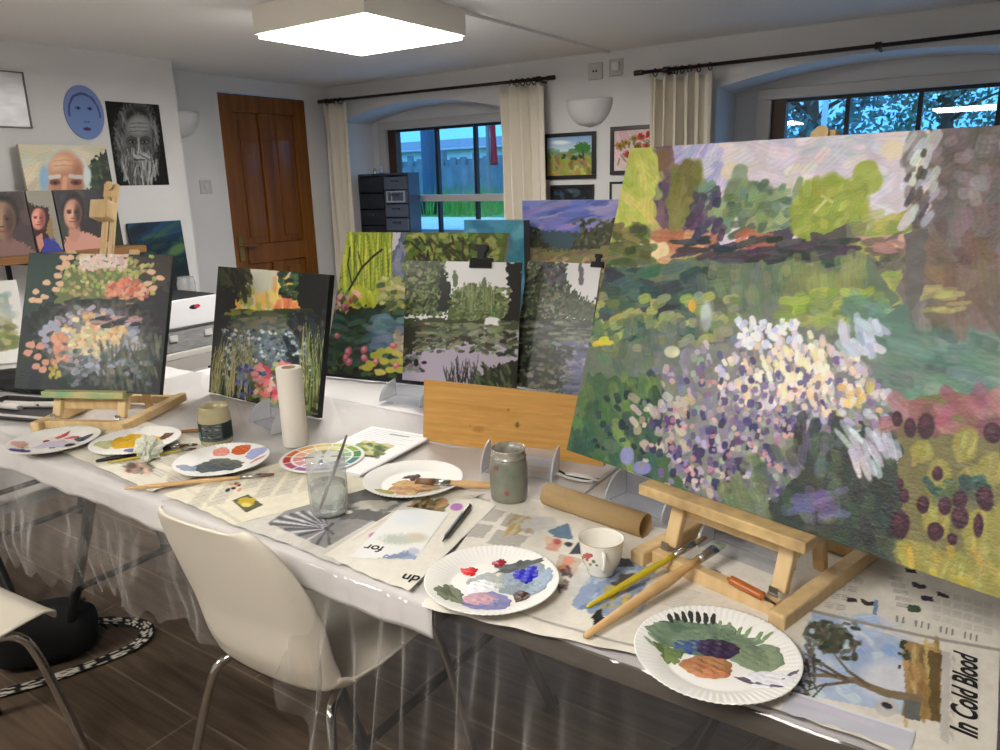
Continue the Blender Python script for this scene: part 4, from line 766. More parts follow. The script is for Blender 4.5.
# ---- painting of sky and dunes further back
A = Art(120, 190, [(522.1, 201.0), (620.6, 198.7), (616.9, 367.7), (520.6, 366.2)], (120, 120, 90), 10)
A.G(190, 238, (112, 126, 200), (166, 172, 220)); A.S(90, 518, 624, 200, 234, 14, 3, -14, 12, [(112, 122, 198), (150, 152, 212), (172, 160, 212), (92, 106, 180), (190, 178, 214)], .6); A.P([(518, 231), (624, 229), (624, 246), (518, 248)], (86, 106, 116), jag=1); A.P([(518, 228), (530, 226), (542, 240), (552, 246), (552, 252), (518, 252)], (78, 82, 66), jag=3); A.P([(572, 246), (586, 228), (624, 214), (624, 248)], (92, 94, 76), jag=3); trees(A, 574, 622, 218, 246, [(104, 106, 84), (76, 80, 62), (126, 126, 104)], 80, 3); trees(A, 520, 545, 228, 248, [(86, 90, 70), (64, 68, 54)], 30, 3)
A.P([(518, 244), (550, 250), (590, 246), (624, 240), (624, 306), (518, 306)], (152, 146, 104), jag=2); A.S(90, 518, 622, 248, 300, 8, 2, -10, 20, [(166, 160, 116), (132, 130, 92), (180, 168, 128), (150, 128, 110)], .7); A.S(30, 520, 622, 256, 270, 2, 1.6, 0, 90, [(176, 104, 92), (196, 180, 140)], .8)
A.gain = 1.4; picture('canvas_painting', A, (-1.46, 2.30, .7455, 0.02, .0, .378, .594, 0), .02, 'painting of violet sky over sandy dunes, standing behind the right-hand print', 'painting', side=(190, 188, 180))
# ---- blue-green canvas with a deep edge behind the willow
A = Art(60, 60, [(0, 0), (1, 0), (1, 1), (0, 1)], (74, 148, 176), 12); A.S(70, 0, 1, 0, 1, .2, .05, -12, 30, [(96, 176, 198), (60, 128, 160), (124, 190, 200), (70, 150, 160)], .7)
picture('canvas_painting', A, (-1.66, 2.22, .7455, 0, .0, .255, .53, 0), .04, 'blue-green canvas with a deep grey edge peeping over the willow painting', 'painting', side=(92, 96, 98))
# ---- plain wooden drawing board
A = Art(150, 60, [(424, 382), (607, 401), (604, 469), (423, 442)], (206, 154, 82), 13); A.S(160, 420, 610, 378, 472, 40, 1.4, 6, 1.5, [(212, 160, 88), (196, 144, 72), (218, 168, 98), (202, 150, 78)], .45, cj=4); A.E(517, 427, 2, 3, (124, 88, 50)); A.E(478, 431, 6, 3, (184, 130, 66), soft=.6); A.E(508, 412, 1.4, 1.4, (140, 100, 54)); A.E(470, 428, 1, 1, (150, 106, 60))
A.gain = .92; picture('drawing_board', A, (-1.243, 1.444, .7455, .137, .126, .503, .163, 0), .012, 'plain honey-coloured wooden board standing in front of the prints', 'board', side=(170, 124, 62), m=mat_paint('satin_wood_board', .35, .05))
# ------------------------------------------------------------------ newspapers and papers on the table
M_news = mat_paint('newsprint', .85, .05, 400, .2); M_paper = mat_paint('smooth_paper', .7, .05, 200, .3)
def flat(name, art, FL, FR, BR, BL, z, label, cat, wav=.0008, seed=1, m=None, droop=0.0, group=None):
    nx, ny = art.nx, art.ny; U, V_ = np.meshgrid(np.linspace(0, 1, nx), np.linspace(0, 1, ny)); r = np.random.default_rng(seed); p = r.random(6) * 6
    W = (1 - V_)[..., None]; U_ = U[..., None]
    P = ((1 - U_) * np.array(FL) + U_ * np.array(FR)) * (1 - W) + ((1 - U_) * np.array(BL) + U_ * np.array(BR)) * W
    Z = z + wav * (1 + np.sin(U * 9 + p[0] + V_ * 4) * np.sin(V_ * 7 + p[1])) * .5
    P = np.concatenate([P, Z[..., None]], -1)
    P[..., 1] += .003 * np.sin(U * 5 + p[2]) * V_ ** 6 + .0015 * np.sin(U * 31 + p[3]) * V_ ** 12
    if droop: d = np.clip(.874 - P[..., 1], 0, 1); P[..., 2] -= droop * d + 3 * d * d
    idx = np.arange(nx * ny).reshape(ny, nx); q = np.stack([idx[1:, :-1], idx[1:, 1:], idx[:-1, 1:], idx[:-1, :-1]], -1).reshape(-1, 4)
    me = bpy.data.meshes.new(name); me.from_pydata(P.reshape(-1, 3).tolist(), [], q.tolist()); me.update()
    o = link(name, me, m or M_news); set_cols(me, art.lin().reshape(-1, 3)); s = o.modifiers.new('t', 'SOLIDIFY'); s.thickness = .00025; s.offset = -1
    return tag(o, label, cat, group)
PB = (222, 216, 200)
A = Art(130, 70, [(144.4, 420.7), (256.5, 457), (151.7, 491), (46.6, 444.3)], PB, 21)
for k in range(5):
    for j in range(3): x, y = 70 + 24 * k + 12 * j, 432 + 9 * k - 11 * j + 12; A.T([(x, y), (x + 18, y + 7), (x + 28, y + 1), (x + 10, y - 6)], .4, 1.6, 20)
A.P([(121, 466), (134, 474), (154, 472), (148, 460), (138, 462)], (150, 140, 130), jag=1); A.S(16, 124, 152, 462, 474, 4, 2, 20, 40, [(70, 66, 64), (196, 160, 140), (226, 190, 170), (110, 100, 96)], .8); A.mottle(4)
flat('newspaper', A, (-2.12, .90), (-1.56, .862), (-1.53, 1.13), (-2.08, 1.16), .7455, 'newspaper sheet at the left, under the yellow paint plate and crumpled tissue', 'newspaper', seed=2)
A = Art(150, 120, [(385, 461.9), (484.1, 492.8), (338.8, 565), (229.8, 522)], (206, 202, 194), 22)
A.P([(269, 523), (325, 549), (402, 505), (430, 480), (345, 470)], (146, 144, 142)); A.P([(330, 500), (356, 505), (425, 500), (420, 492), (360, 488)], (118, 116, 114), jag=3); A.P([(352, 506), (380, 511), (402, 502), (360, 500)], (196, 190, 180), jag=2); A.P([(340, 506), (400, 514), (380, 522), (330, 518)], (112, 110, 108), jag=2)
for (x, y) in ((272, 524), (280, 518), (292, 514), (304, 512), (316, 513), (326, 518), (334, 524), (334, 534), (330, 544), (318, 544), (300, 536), (286, 530)): A.Ln([(329, 529), (x, y)], .6, (92, 92, 96), .9, 3.2)
for (x, y) in ((276, 521), (286, 516), (298, 512.6), (310, 512), (322, 515), (309, 540), (293, 533)): A.Ln([(329, 529), (x, y)], .5, (206, 206, 212), .9, 2.2)
A.E(328, 529, 3, 2, (92, 90, 92)); A.E(350, 512, 4, 1.8, (226, 222, 214)); A.mottle(4)
flat('newspaper', A, (-1.265, .852), (-.94, .842), (-.90, 1.24), (-1.22, 1.27), .7460, 'newspaper with a large grey photo of radiating ribs, under the ribbed tumbler', 'newspaper', seed=3)
A = Art(150, 130, [(313.4, 453.8), (378.5, 485.8), (236, 524.3), (161.9, 494.6)], (226, 219, 198), 23)
for k in range(6):
    for j in range(7):
        x, y = 205 + 22 * k - 3 * j, 482 - 3.5 * k + 7 * j * .62
        if 228 < x < 250 and 490 < y < 512: continue
        A.T([(x, y), (x + 17, y - 3.6), (x + 16, y + 1), (x - 1, y + 4.6)], .4, 1.3, -14)
A.P([(232, 503), (247, 497), (262, 507), (246, 514)], (92, 90, 70)); A.E(246, 504, 8, 4, (196, 172, 54), jag=.3); A.E(246, 507, 5, 2, (226, 206, 110)); A.S(8, 225, 240, 485, 493, 3, 1.5, -20, 40, [(40, 38, 36), (206, 140, 100)], .9); A.Ln([(184, 489), (240, 522)], 3, (206, 200, 182), .7); A.mottle(4)
flat('newspaper', A, (-1.52, .862), (-1.245, .852), (-1.13, 1.15), (-1.42, 1.22), .7467, 'newspaper with small print columns and a little yellow photo, near the table edge', 'newspaper', seed=4)
A = Art(190, 140, [(498, 490.7), (804.2, 560.7), (692.4, 668.4), (420.3, 601.7)], (221, 215, 203), 24)
for (a, b, c, d) in (((470, 512), (505, 519), (492, 532), (458, 528)), ((510, 520), (546, 528), (534, 545), (496, 536)), ((455, 532), (490, 536), (478, 550), (442, 546)), ((495, 540), (530, 548), (515, 562), (482, 555))): A.P([a, b, c, d], (190, 184, 174)); A.T([a, b, c, d], .3, 1.5, 10)
A.S(16, 505, 532, 525, 545, 7, 2, -40, 14, [(196, 166, 112), (206, 184, 140), (178, 148, 96)], .8); A.E(545, 533, 26, 8, (204, 202, 196), jag=.3, al=.7)
A.P([(552, 540), (575, 530), (578, 550), (556, 548)], (104, 128, 150), jag=1.5); A.E(556, 556, 9, 7, (214, 160, 140), jag=.3); A.E(560, 553, 4, 3, (190, 96, 96), jag=.3); A.E(551, 552, 4, 4, (226, 196, 170), jag=.3); A.E(572, 556, 5, 3, (66, 66, 64), jag=.4); A.P([(572, 567), (583, 552), (590, 566)], (74, 78, 86)); A.P([(562, 566), (586, 572), (575, 592), (556, 582)], (196, 180, 164)); A.E(570, 574, 7, 5, (214, 150, 126), jag=.4); A.E(566, 581, 7, 3, (190, 130, 96), jag=.4); A.S(14, 550, 575, 580, 600, 4, 2, 30, 40, [(120, 96, 96), (70, 64, 62), (190, 160, 150)], .8)
A.P([(572, 592), (588, 575), (606, 578), (588, 612), (570, 606)], (206, 204, 198)); A.P([(606, 574), (640, 572), (660, 582), (618, 628), (574, 614)], (146, 162, 190), jag=2); A.P([(612, 570), (636, 572), (640, 580), (608, 580)], (84, 88, 96), jag=1); A.S(40, 590, 645, 585, 620, 6, 2, -30, 30, [(168, 182, 206), (120, 138, 170), (196, 200, 206)], .7); A.S(18, 602, 632, 596, 618, 4, 2, -40, 30, [(210, 190, 110), (186, 164, 84)], .9); A.E(628, 592, 14, 6, (86, 80, 70), rot=-30, jag=.4); A.P([(594, 626), (604, 618), (612, 632), (604, 636)], (44, 42, 42), jag=2)
A.Ln([(432, 590), (560, 628), (632, 648), (700, 660)], 1.4, (178, 172, 160), .8); A.Ln([(540, 622), (640, 650)], .8, (120, 116, 110), .8); A.T([(655, 560), (720, 572), (710, 590), (640, 582)], .35, 1.6, 12); A.T([(640, 590), (700, 604), (680, 620), (625, 610)], .3, 1.6, 12); A.P([(704, 576), (722, 581), (716, 590), (698, 585)], (70, 68, 66), jag=1.5); A.mottle(4)
flat('newspaper', A, (-.735, .825), (-.30, .892), (-.24, 1.285), (-.88, 1.265), .7462, 'newspaper overhanging the table edge under the plate of red, white and blue paint', 'newspaper', seed=6, droop=.1)
A = Art(210, 230, [(763.9, 532.2), (1001.9, 578.6), (995.4, 790.6), (680.2, 673.8)], (222, 215, 202), 25)
# the photo of a leaning tree over a field, printed sideways
A.P([(786, 692), (808, 612), (938, 652), (936, 723)], (176, 190, 214)); A.G(600, 730, (150, 176, 218), (208, 212, 220), x0=800, x1=9e9, al=0); A.S(60, 805, 900, 618, 700, 12, 5, 20, 40, [(150, 176, 220), (190, 204, 226), (214, 218, 224), (170, 190, 222)], .6); A.E(880, 680, 26, 18, (218, 220, 226), soft=.6)
A.P([(896, 640), (938, 652), (936, 723), (896, 716), (900, 690)], (164, 132, 84)); A.S(50, 900, 936, 645, 718, 10, 3, 85, 12, [(190, 154, 100), (206, 172, 118), (140, 112, 70), (120, 100, 66)], .7); A.P([(924, 650), (938, 654), (936, 722), (926, 720)], (106, 88, 56), jag=2); A.S(12, 892, 902, 640, 668, 3, 2, 0, 40, [(48, 54, 44), (66, 68, 52)], .9)
A.Ln([(914, 700), (880, 694), (850, 682), (825, 676), (806, 676)], 9, (132, 114, 90), 1, 3); A.Ln([(862, 686), (842, 672), (828, 655)], 4, (112, 98, 80), 1, 1.6); A.Ln([(840, 680), (815, 664), (800, 655)], 3.4, (96, 86, 74), 1, 1.4); A.Ln([(846, 682), (815, 686), (798, 692)], 3.4, (110, 98, 82), 1, 1.4); A.Ln([(830, 677), (808, 668), (798, 664)], 2.4, (92, 84, 74)); A.Ln([(820, 684), (806, 698), (796, 700)], 2, (92, 84, 74))
A.E(826, 640, 22, 14, (84, 84, 70), rot=12, jag=.45); A.S(60, 800, 850, 624, 660, 4, 2, 0, 90, [(74, 78, 60), (100, 98, 82), (56, 62, 52), (120, 118, 104)], .8); A.S(40, 788, 812, 650, 706, 6, 1.6, 50, 50, [(66, 64, 62), (92, 88, 82), (120, 116, 110)], .8); A.E(881, 708, 12, 9, (196, 190, 186)); A.E(881, 706, 6, 3, (44, 44, 52), rot=20)
A.P([(899, 700), (916, 704), (915, 722), (898, 718)], (104, 104, 100)); A.P([(938, 652), (947, 655), (945, 745), (936, 740)], (196, 190, 182)); A.T([(948, 657), (953, 658), (951, 742), (945, 740)], .35, 1.4, 88)
A.Ln([(790, 608), (850, 622), (930, 640), (1000, 653)], 3.0, (150, 142, 130), .8)
for k in range(5): A.T([(884 + 2 * k, 575 + 7 * k), (898 + 3 * k, 578 + 7 * k), (897 + 3 * k, 582 + 7 * k), (883 + 2 * k, 579 + 7 * k)], .6, 1.3, 14)
for (x, y, c) in ((847, 600, (64, 52, 52)), (863, 603, (70, 56, 54)), (924, 598, (58, 48, 66)), (910, 609, (66, 86, 64)), (915, 585, (84, 78, 84)), (940, 596, (60, 58, 58)), (907, 571, (50, 54, 46))): A.P([(x - 7, y - 3), (x + 5, y - 1), (x + 6, y + 4), (x - 6, y + 2)], c, jag=1.5)
A.P([(869, 600), (873, 601), (871, 616), (867, 615)], (120, 150, 186))
for k in range(14): x = 892 + 6.4 * k; y = 617 + 1.6 * k; A.Ln([(x, y), (x - .6, y + 5)], 1.6, (84, 82, 80), .85) if k % 4 != 2 else None
for k in range(6):
    for j in range(4): x, y = 928 + 11 * k, 588 + 3 * k + 9 * j; A.T([(x, y), (x + 9, y + 2), (x + 8, y + 8), (x - 1, y + 6)], .28, 1.3, 14)
for k in range(4):
    for j in range(2): x, y = 838 + 11 * j - 6 * k, 575 + 9 * k + 2 * j; A.T([(x, y), (x + 9, y + 2), (x + 8, y + 8), (x - 1, y + 6)], .5, 1.3, 70)
A.mottle(4)
newsD = flat('newspaper', A, (-.31, .872), (.055, .862), (.05, 1.39), (-.33, 1.36), .7470, 'newspaper at the far right with a tree photo and a bold sideways headline', 'newspaper', seed=7)
def text(name, s, size, M, m, parent=None, shear=0.0, ext=.0002, sx=1.0, bold=0.0):
    cu = bpy.data.curves.new(name, 'FONT'); cu.body = s; cu.size = size; cu.shear = shear; cu.extrude = ext; cu.offset = bold; cu.resolution_u = 4
    tmp = bpy.data.objects.new('tmp', cu); C.objects.link(tmp); dg = bpy.context.evaluated_depsgraph_get(); me = bpy.data.meshes.new_from_object(tmp.evaluated_get(dg)); bpy.data.objects.remove(tmp)
    me.transform(M @ Matrix.Diagonal((sx, 1, 1, 1))); o = link(name, me, m, parent); return o
M_ink = mat('printing_ink_black', (24, 22, 22), .8)
text('headline', 'In Cold Blood', .040, Matrix.Translation((.034, .938, .7484)) @ Matrix.Rotation(R(92.5), 4, 'Z'), M_ink, newsD, .28, sx=.80, bold=.0010)
A = Art(90, 110, [(435.7, 485), (496.3, 505.2), (408.3, 591.8), (323.6, 555.7)], (226, 221, 208), 26)
A.P([(411, 504), (430, 497), (452, 503), (446, 513), (420, 512)], (130, 118, 84), jag=1); A.S(24, 412, 448, 498, 512, 4, 2, -20, 40, [(176, 140, 96), (96, 92, 72), (206, 170, 130), (60, 60, 56)], .8); A.E(459, 506, 6, 3.4, (176, 120, 182)); A.E(381, 533.5, 7, 4, (196, 120, 176)); A.Ln([(386, 531), (399, 523)], 1.2, (110, 112, 100)); A.P([(333, 555), (345, 546), (410, 508), (404, 505)], (214, 208, 194)); A.mottle(3)
newsC = flat('newspaper', A, (-.99, .852), (-.772, .838), (-.84, 1.20), (-1.02, 1.22), .7474, 'narrow newspaper page with a violet lollipop shape under the watercolour sketch', 'newspaper', seed=8)
text('headline', 'for', .032, Matrix.Translation((-.912, .934, .7488)) @ Matrix.Rotation(R(180 + 14), 4, 'Z'), M_ink, newsC, .0, bold=.0005)
text('headline', 'dn', .034, Matrix.Translation((-.782, .886, .7488)) @ Matrix.Rotation(R(180 + 14), 4, 'Z'), M_ink, newsC, .0, bold=.0005)
A = Art(80, 90, [(405, 508), (440, 515), (421, 554), (360, 557)], (230, 230, 226), 27)
A.E(407, 536, 14, 4.5, (190, 196, 184), soft=.7, jag=.3); A.E(421, 534, 8, 4, (206, 198, 178), soft=.7); A.P([(392, 557), (417, 545), (424, 553), (424, 560)], (150, 166, 190), jag=1); A.P([(390, 556), (418, 546), (416, 552), (404, 556)], (126, 142, 170), jag=2); A.E(420, 546, 4, 3, (190, 190, 206), soft=.6); A.E(415, 518, 12, 6, (222, 226, 228), soft=.7)
flat('watercolour_sketch', A, (-.94, .872), (-.832, .925), (-.90, 1.115), (-1.01, 1.09), .7484, 'thin paper with faint blue and green watercolour dabs beside the black pen', 'painting', seed=9, m=M_paper)
# clear plastic label lying at the table edge
A = Art(40, 14, [(0, 0), (1, 0), (1, 1), (0, 1)], (196, 196, 206), 28); A.P([(.05, .2), (.7, .2), (.7, .4), (.05, .4)], (206, 200, 214)); A.P([(0, 0), (1, 0), (1, .12), (0, .12)], (226, 226, 230))
flat('plastic_sleeve', A, (-.176, .868), (-.03, .872), (-.028, .915), (-.17, .912), .7486, 'small clear plastic sleeve on the newspaper at the bottom right table edge', 'sleeve', seed=10, m=mat_paint('clear_sleeve_plastic', .15, .02))
# paper pad with a printed picture, and the colour wheel on it
t = thing('paper_stack', 'stack of white printed sheets with a green picture, under the colour wheel', 'paper stack', (-1.315, 1.305, .7465), R(5))
obj('lower_sheets', MB().bb(-.1, .1, -.15, .15, 0, .004).bb(-.098, .103, -.148, .151, .004, .0065), mat('white_copy_paper', (228, 228, 232), .7), t)
A = Art(70, 100, [(0, 0), (1, 0), (1, 1), (0, 1)], (234, 234, 236), 29); A.P([(.30, .38), (.78, .34), (.80, .62), (.30, .66)], (150, 160, 100)); A.S(40, .3, .8, .36, .64, .09, .03, 10, 30, [(120, 140, 70), (190, 186, 110), (206, 200, 150), (84, 100, 60)], .8); A.P([(.3, .66), (.8, .62), (.8, .66), (.3, .7)], (70, 74, 60))
for k in range(7): A.Ln([(.1, .06 + .04 * k), (.9 - .1 * (k % 3), .06 + .04 * k)], .008, (160, 164, 176), .6)
A.Ln([(.45, .12), (.75, .11)], .02, (110, 110, 116), .7)
me = sheet_mesh('top_sheet', A, .2, .3, .0006, (230, 230, 230)); me.transform(Matrix.Translation((-.102, -.149, .0073)) @ Matrix.Rotation(R(-90), 4, 'X')); link('top_sheet', me, M_paper, t)
def polar(name, rad, fcol, parent, m, z=0.0, nr=34, na=144):
    V = [(0, 0, z)]; Cc = [fcol(0, 0)]; F = []
    for i in range(1, nr + 1):
        for k in range(na): r_, a = rad * i / nr, 2 * PI * k / na; V.append((r_ * math.cos(a), r_ * math.sin(a), z)); Cc.append(fcol(i / nr, a))
    for k in range(na): F.append((0, 1 + k, 1 + (k + 1) % na))
    for i in range(nr - 1):
        for k in range(na): a, b = 1 + i * na, 1 + (i + 1) * na; j = (k + 1) % na; F.append((a + k, b + k, b + j, a + j))
    o = rawobj(name, V, F, m, parent); set_cols(o.data, s2l(np.array(Cc, float))); return o
HUES = [(196, 60, 50), (214, 112, 50), (222, 160, 70), (228, 206, 110), (206, 214, 96), (140, 180, 70), (70, 140, 70), (60, 130, 130), (70, 110, 160), (110, 100, 160), (150, 100, 160), (186, 80, 110)]
def wheel(r_, a):
    k = int(((a - 3.5) % (2 * PI)) / (2 * PI) * 12) % 12; k = (12 - k) % 12; f = ((a - 3.5) % (PI / 6)) / (PI / 6); c = np.array(HUES[k], float); w_ = np.array((236, 234, 228), float)
    if r_ > .94 or f < .05 or f > .95 or .70 < r_ < .76: return w_
    if r_ > .76: return c
    if r_ > .46: return c * .55 + w_ * .45 if f > .1 else w_
    if r_ > .2 and (f < .6): return c * .5 + np.array((90, 90, 90)) * .5 if k % 3 == 0 else w_ * .95
    return w_
t = thing('colour_wheel', 'round card colour wheel of coloured segments behind the ribbed tumbler', 'colour wheel', (-1.360, 1.196, .7565), R(10))
obj('card', MB().lathe([(0, -.0015), (.103, -.0015), (.104, 0), (.103, .0006), (0, .0006)], 72), mat('white_card', (232, 230, 224), .6), t); polar('printed_segments', .1025, wheel, t, M_paper, .0011); obj('rivet', MB().lathe([(0, .0035), (.003, .003), (.0045, .0012)], 14), M_metal, t)
# ------------------------------------------------------------------ paper plates with paint
def plate_z(r_):
    if r_ < .074: return .0045
    f = min(1, (r_ - .074) / .041); return .0045 + .0135 * (f ** .75)
def plate(label, x, y, z, rz, tilt=(0, 0)):
    t = thing('paper_plate', label, 'paper plate', (x * .967, y * .967, z), rz); t.rotation_euler = (tilt[0], tilt[1], rz); t.scale = (.975, .975, 1)
    pr = [(0, .0035), (.04, .0035), (.07, .0035)] + [(.074 + .041 * k / 8, plate_z(.074 + .041 * k / 8) - .0008) for k in range(9)] + [(.1165, .0172), (.116, .0155)] + [(.115 - .041 * k / 6, plate_z(.115 - .041 * k / 6) - .0032) for k in range(1, 7)] + [(.06, .0), (0, .0)]
    def rip(i, a, r_, zz):
        g = max(0, min(1, (r_ - .08) / .02)); return r_ , zz + g * .0009 * math.sin(a * 72)
    obj('plate_body', MB().lathe(pr, 216, rip=rip), M_plate, t, True); return t
M_wet = mat_paint('wet_paint', .3, .3, 300, .5); M_dry = mat_paint('drying_paint', .5, .35, 260, .4)
def smear(t, x, y, rx, ry, rot, cols, h, seed, jag=.18, m=None, name='paint_smear', streak=6.0, label=None):
    g = np.random.default_rng(seed); na, nr = 64, 16; ph = g.random(6) * 6.28; V = []; Cc = []; F = []; c, s = math.cos(R(rot)), math.sin(R(rot))
    N = noise2(40, 40, 9, g); cols = np.array(cols, float)
    def pt(i, k):
        a = 2 * PI * k / na; o = 1 + jag * (.5 * math.sin(3 * a + ph[0]) + .35 * math.sin(5 * a + ph[1]) + .3 * math.sin(11 * a + ph[2]) + .2 * math.sin(17 * a + ph[4])); f = i / nr
        px, py = rx * o * f * math.cos(a), ry * o * f * math.sin(a); X, Y = x + px * c - py * s, y + px * s + py * c
        zz = plate_z(math.hypot(X, Y)) + .0002 + h * (1 - f ** 4) * (.65 + .35 * math.sin(px * 340 + ph[3] + py * 180) * math.sin(py * 260 + ph[5]))
        V.append((X, Y, zz - (.0006 if i == nr else 0))); n_ = N[int((f * math.sin(a) * .5 + .5) * 39), int((f * math.cos(a) * .5 + .5) * 39)]
        u = (n_ * .55 + .45 * (.5 + .5 * math.sin(py / max(ry, 1e-4) * streak * .5 + px / max(rx, 1e-4) * 1.3 + 3 * n_ + ph[1]))) * (len(cols) - 1); j = int(min(u, len(cols) - 1.001)) if len(cols) > 1 else 0
        Cc.append(cols[j] * (1 - (u - j)) + cols[j + 1] * (u - j) if len(cols) > 1 else cols[0])
    pt(0, 0)
    for i in range(1, nr + 1):
        for k in range(na): pt(i, k)
    for k in range(na): F.append((0, 1 + k, 1 + (k + 1) % na))
    for i in range(nr - 1):
        for k in range(na): a, b, j = 1 + i * na, 1 + (i + 1) * na, (k + 1) % na; F.append((a + k, b + k, b + j, a + j))
    o = rawobj(name, V, F, m or M_dry, t, True); set_cols(o.data, s2l(np.clip(np.array(Cc), 2, 250)))
    if label: o['label'] = label
    return o
CR = R(34.4)
t = plate('white paper plate dabbed with red, white, pink and ultramarine paint', -.683, .955, .7488, CR)
smear(t, .058, .004, .046, .052, -20, [(150, 160, 164), (128, 142, 152), (160, 178, 196), (120, 132, 128)], .0012, 1, .14); smear(t, .045, .052, .040, .016, 8, [(58, 62, 62), (90, 96, 92), (44, 48, 50)], .0012, 2, .3); smear(t, .082, -.005, .018, .042, -25, [(140, 162, 186), (170, 188, 206)], .001, 3, .2)
smear(t, .060, .024, .024, .026, 0, [(26, 26, 160), (36, 40, 196), (20, 18, 120)], .005, 4, .18, M_wet, label='thick ultramarine blue paint')
smear(t, -.004, .012, .036, .026, 10, [(160, 166, 162), (176, 180, 176)], .001, 5, .2); smear(t, -.018, -.008, .027, .022, 12, [(238, 238, 240), (228, 230, 236)], .003, 6, .12, M_wet, label='white paint')
smear(t, -.008, -.062, .042, .034, -6, [(112, 112, 166), (136, 132, 180), (96, 98, 150)], .0012, 7, .12); smear(t, -.018, -.050, .032, .021, -4, [(206, 160, 172), (190, 146, 160), (216, 176, 184)], .0022, 8, .1, label='dusty pink paint'); smear(t, -.070, -.036, .022, .034, 24, [(122, 130, 98), (98, 110, 84), (146, 150, 112)], .0012, 9, .22)
smear(t, -.040, .044, .014, .014, 10, [(206, 30, 28), (226, 44, 36)], .004, 10, .28, M_wet, label='bright red paint'); smear(t, .013, .068, .012, .011, 30, [(160, 24, 50), (140, 18, 40)], .003, 11, .32, M_wet); smear(t, .050, -.044, .0145, .019, 0, [(60, 34, 24), (80, 48, 36), (46, 26, 20)], .004, 12, .14, M_wet, label='dark brown paint'); smear(t, .012, .028, .005, .007, 0, [(226, 224, 206)], .002, 13); smear(t, .013, -.004, .008, .014, 30, [(206, 210, 196), (190, 198, 184)], .0012, 14, .3)
t = plate('white paper plate of mixed greens with a dark purple pool, at the table corner', -.287, .955, .7490, CR)
smear(t, -.012, .044, .072, .040, -14, [(100, 124, 104), (126, 146, 120), (84, 108, 92), (140, 156, 124)], .0012, 21, .12); smear(t, .02, .05, .05, .026, -20, [(128, 146, 116), (106, 128, 108), (150, 164, 130)], .001, 22, .3); smear(t, .058, -.004, .037, .032, -14, [(108, 130, 106), (134, 148, 118), (92, 114, 96)], .0016, 23, .1); smear(t, -.065, .012, .016, .024, 20, [(90, 110, 74), (126, 142, 80)], .001, 24, .3)
smear(t, .058, -.056, .033, .022, -12, [(236, 236, 238), (224, 224, 230)], .0016, 25, .12, M_wet); smear(t, .040, -.062, .030, .006, -38, [(84, 68, 92), (110, 96, 120)], .001, 26, .25); smear(t, .080, -.060, .022, .0035, 28, [(90, 76, 96), (130, 118, 136)], .0012, 27, .25)
smear(t, -.018, -.020, .036, .026, -6, [(180, 112, 76), (196, 132, 92), (160, 120, 78), (172, 100, 70)], .0028, 28, .1, label='orange brown paint'); smear(t, -.030, .030, .026, .018, 6, [(44, 66, 130), (66, 92, 146), (40, 54, 110)], .0016, 29, .2); smear(t, .008, .020, .034, .025, -8, [(46, 32, 62), (58, 42, 74), (36, 26, 52)], .004, 30, .07, M_wet, label='glossy dark purple paint')
for k in range(7): smear(t, -.046 + .011 * k, .086 + .0025 * min(k, 6 - k), .004, .012, 6 - 4 * k, [(44, 48, 46), (60, 66, 62)], .001, 31 + k, .2)
for k in range(6): smear(t, .026 + .012 * k, .072 - .008 * k + .004 * (k % 2), .0032, .012, -20 - 8 * k, [(120, 144, 104), (140, 160, 120)], .001, 40 + k, .2)
for k in range(4): smear(t, -.088 + .007 * k, .030 + .012 * k, .003, .013, 40, [(112, 136, 110), (140, 158, 130)], .001, 50 + k, .2)
smear(t, .052, -.008, .0016, .022, -8, [(200, 206, 190)], .0014, 60, .1)
t = plate('white paper plate with slate blue, orange and lavender paint in front of the labelled jar', -1.608, 1.083, .7485, CR)
smear(t, -.004, -.014, .060, .046, 0, [(44, 58, 72), (58, 72, 84), (100, 104, 84), (38, 48, 62)], .0016, 61, .16); smear(t, -.004, .004, .026, .026, 20, [(112, 116, 84), (90, 98, 84)], .0014, 62, .25); smear(t, -.028, .074, .021, .020, 0, [(222, 140, 124), (230, 156, 140)], .002, 63, .1); smear(t, .022, .082, .025, .022, 0, [(206, 96, 36), (190, 82, 30)], .003, 64, .1, M_wet, label='orange paint'); smear(t, .070, .052, .028, .028, 0, [(156, 160, 206), (172, 174, 214)], .0022, 65, .12, label='lavender paint'); smear(t, -.072, -.040, .024, .024, 10, [(150, 160, 200), (140, 156, 166)], .0012, 66, .2); smear(t, .088, .004, .020, .008, 35, [(214, 150, 150), (200, 120, 120)], .0012, 67, .2)
t = plate('white paper plate heaped with ochre paint, a flat brush lying across it', -1.100, 1.235, .7480, CR, (R(-1), 0))
smear(t, .002, -.028, .058, .042, 2, [(186, 140, 70), (206, 166, 96), (166, 116, 66), (212, 180, 110), (190, 130, 96)], .006, 71, .2, label='heaped ochre paint'); smear(t, -.056, -.062, .020, .020, 10, [(178, 168, 60), (150, 140, 50)], .003, 72, .25); smear(t, .044, -.004, .022, .022, -20, [(206, 150, 50), (190, 130, 40)], .005, 73, .25); smear(t, -.006, .036, .020, .012, 14, [(64, 40, 44), (84, 56, 56)], .003, 74, .4); smear(t, -.004, .016, .006, .022, 10, [(90, 64, 56), (120, 86, 70)], .0085, 75, .3)
t = plate('white paper plate at the far left edge of the table with red and indigo dabs', -2.160, .938, .7480, CR)
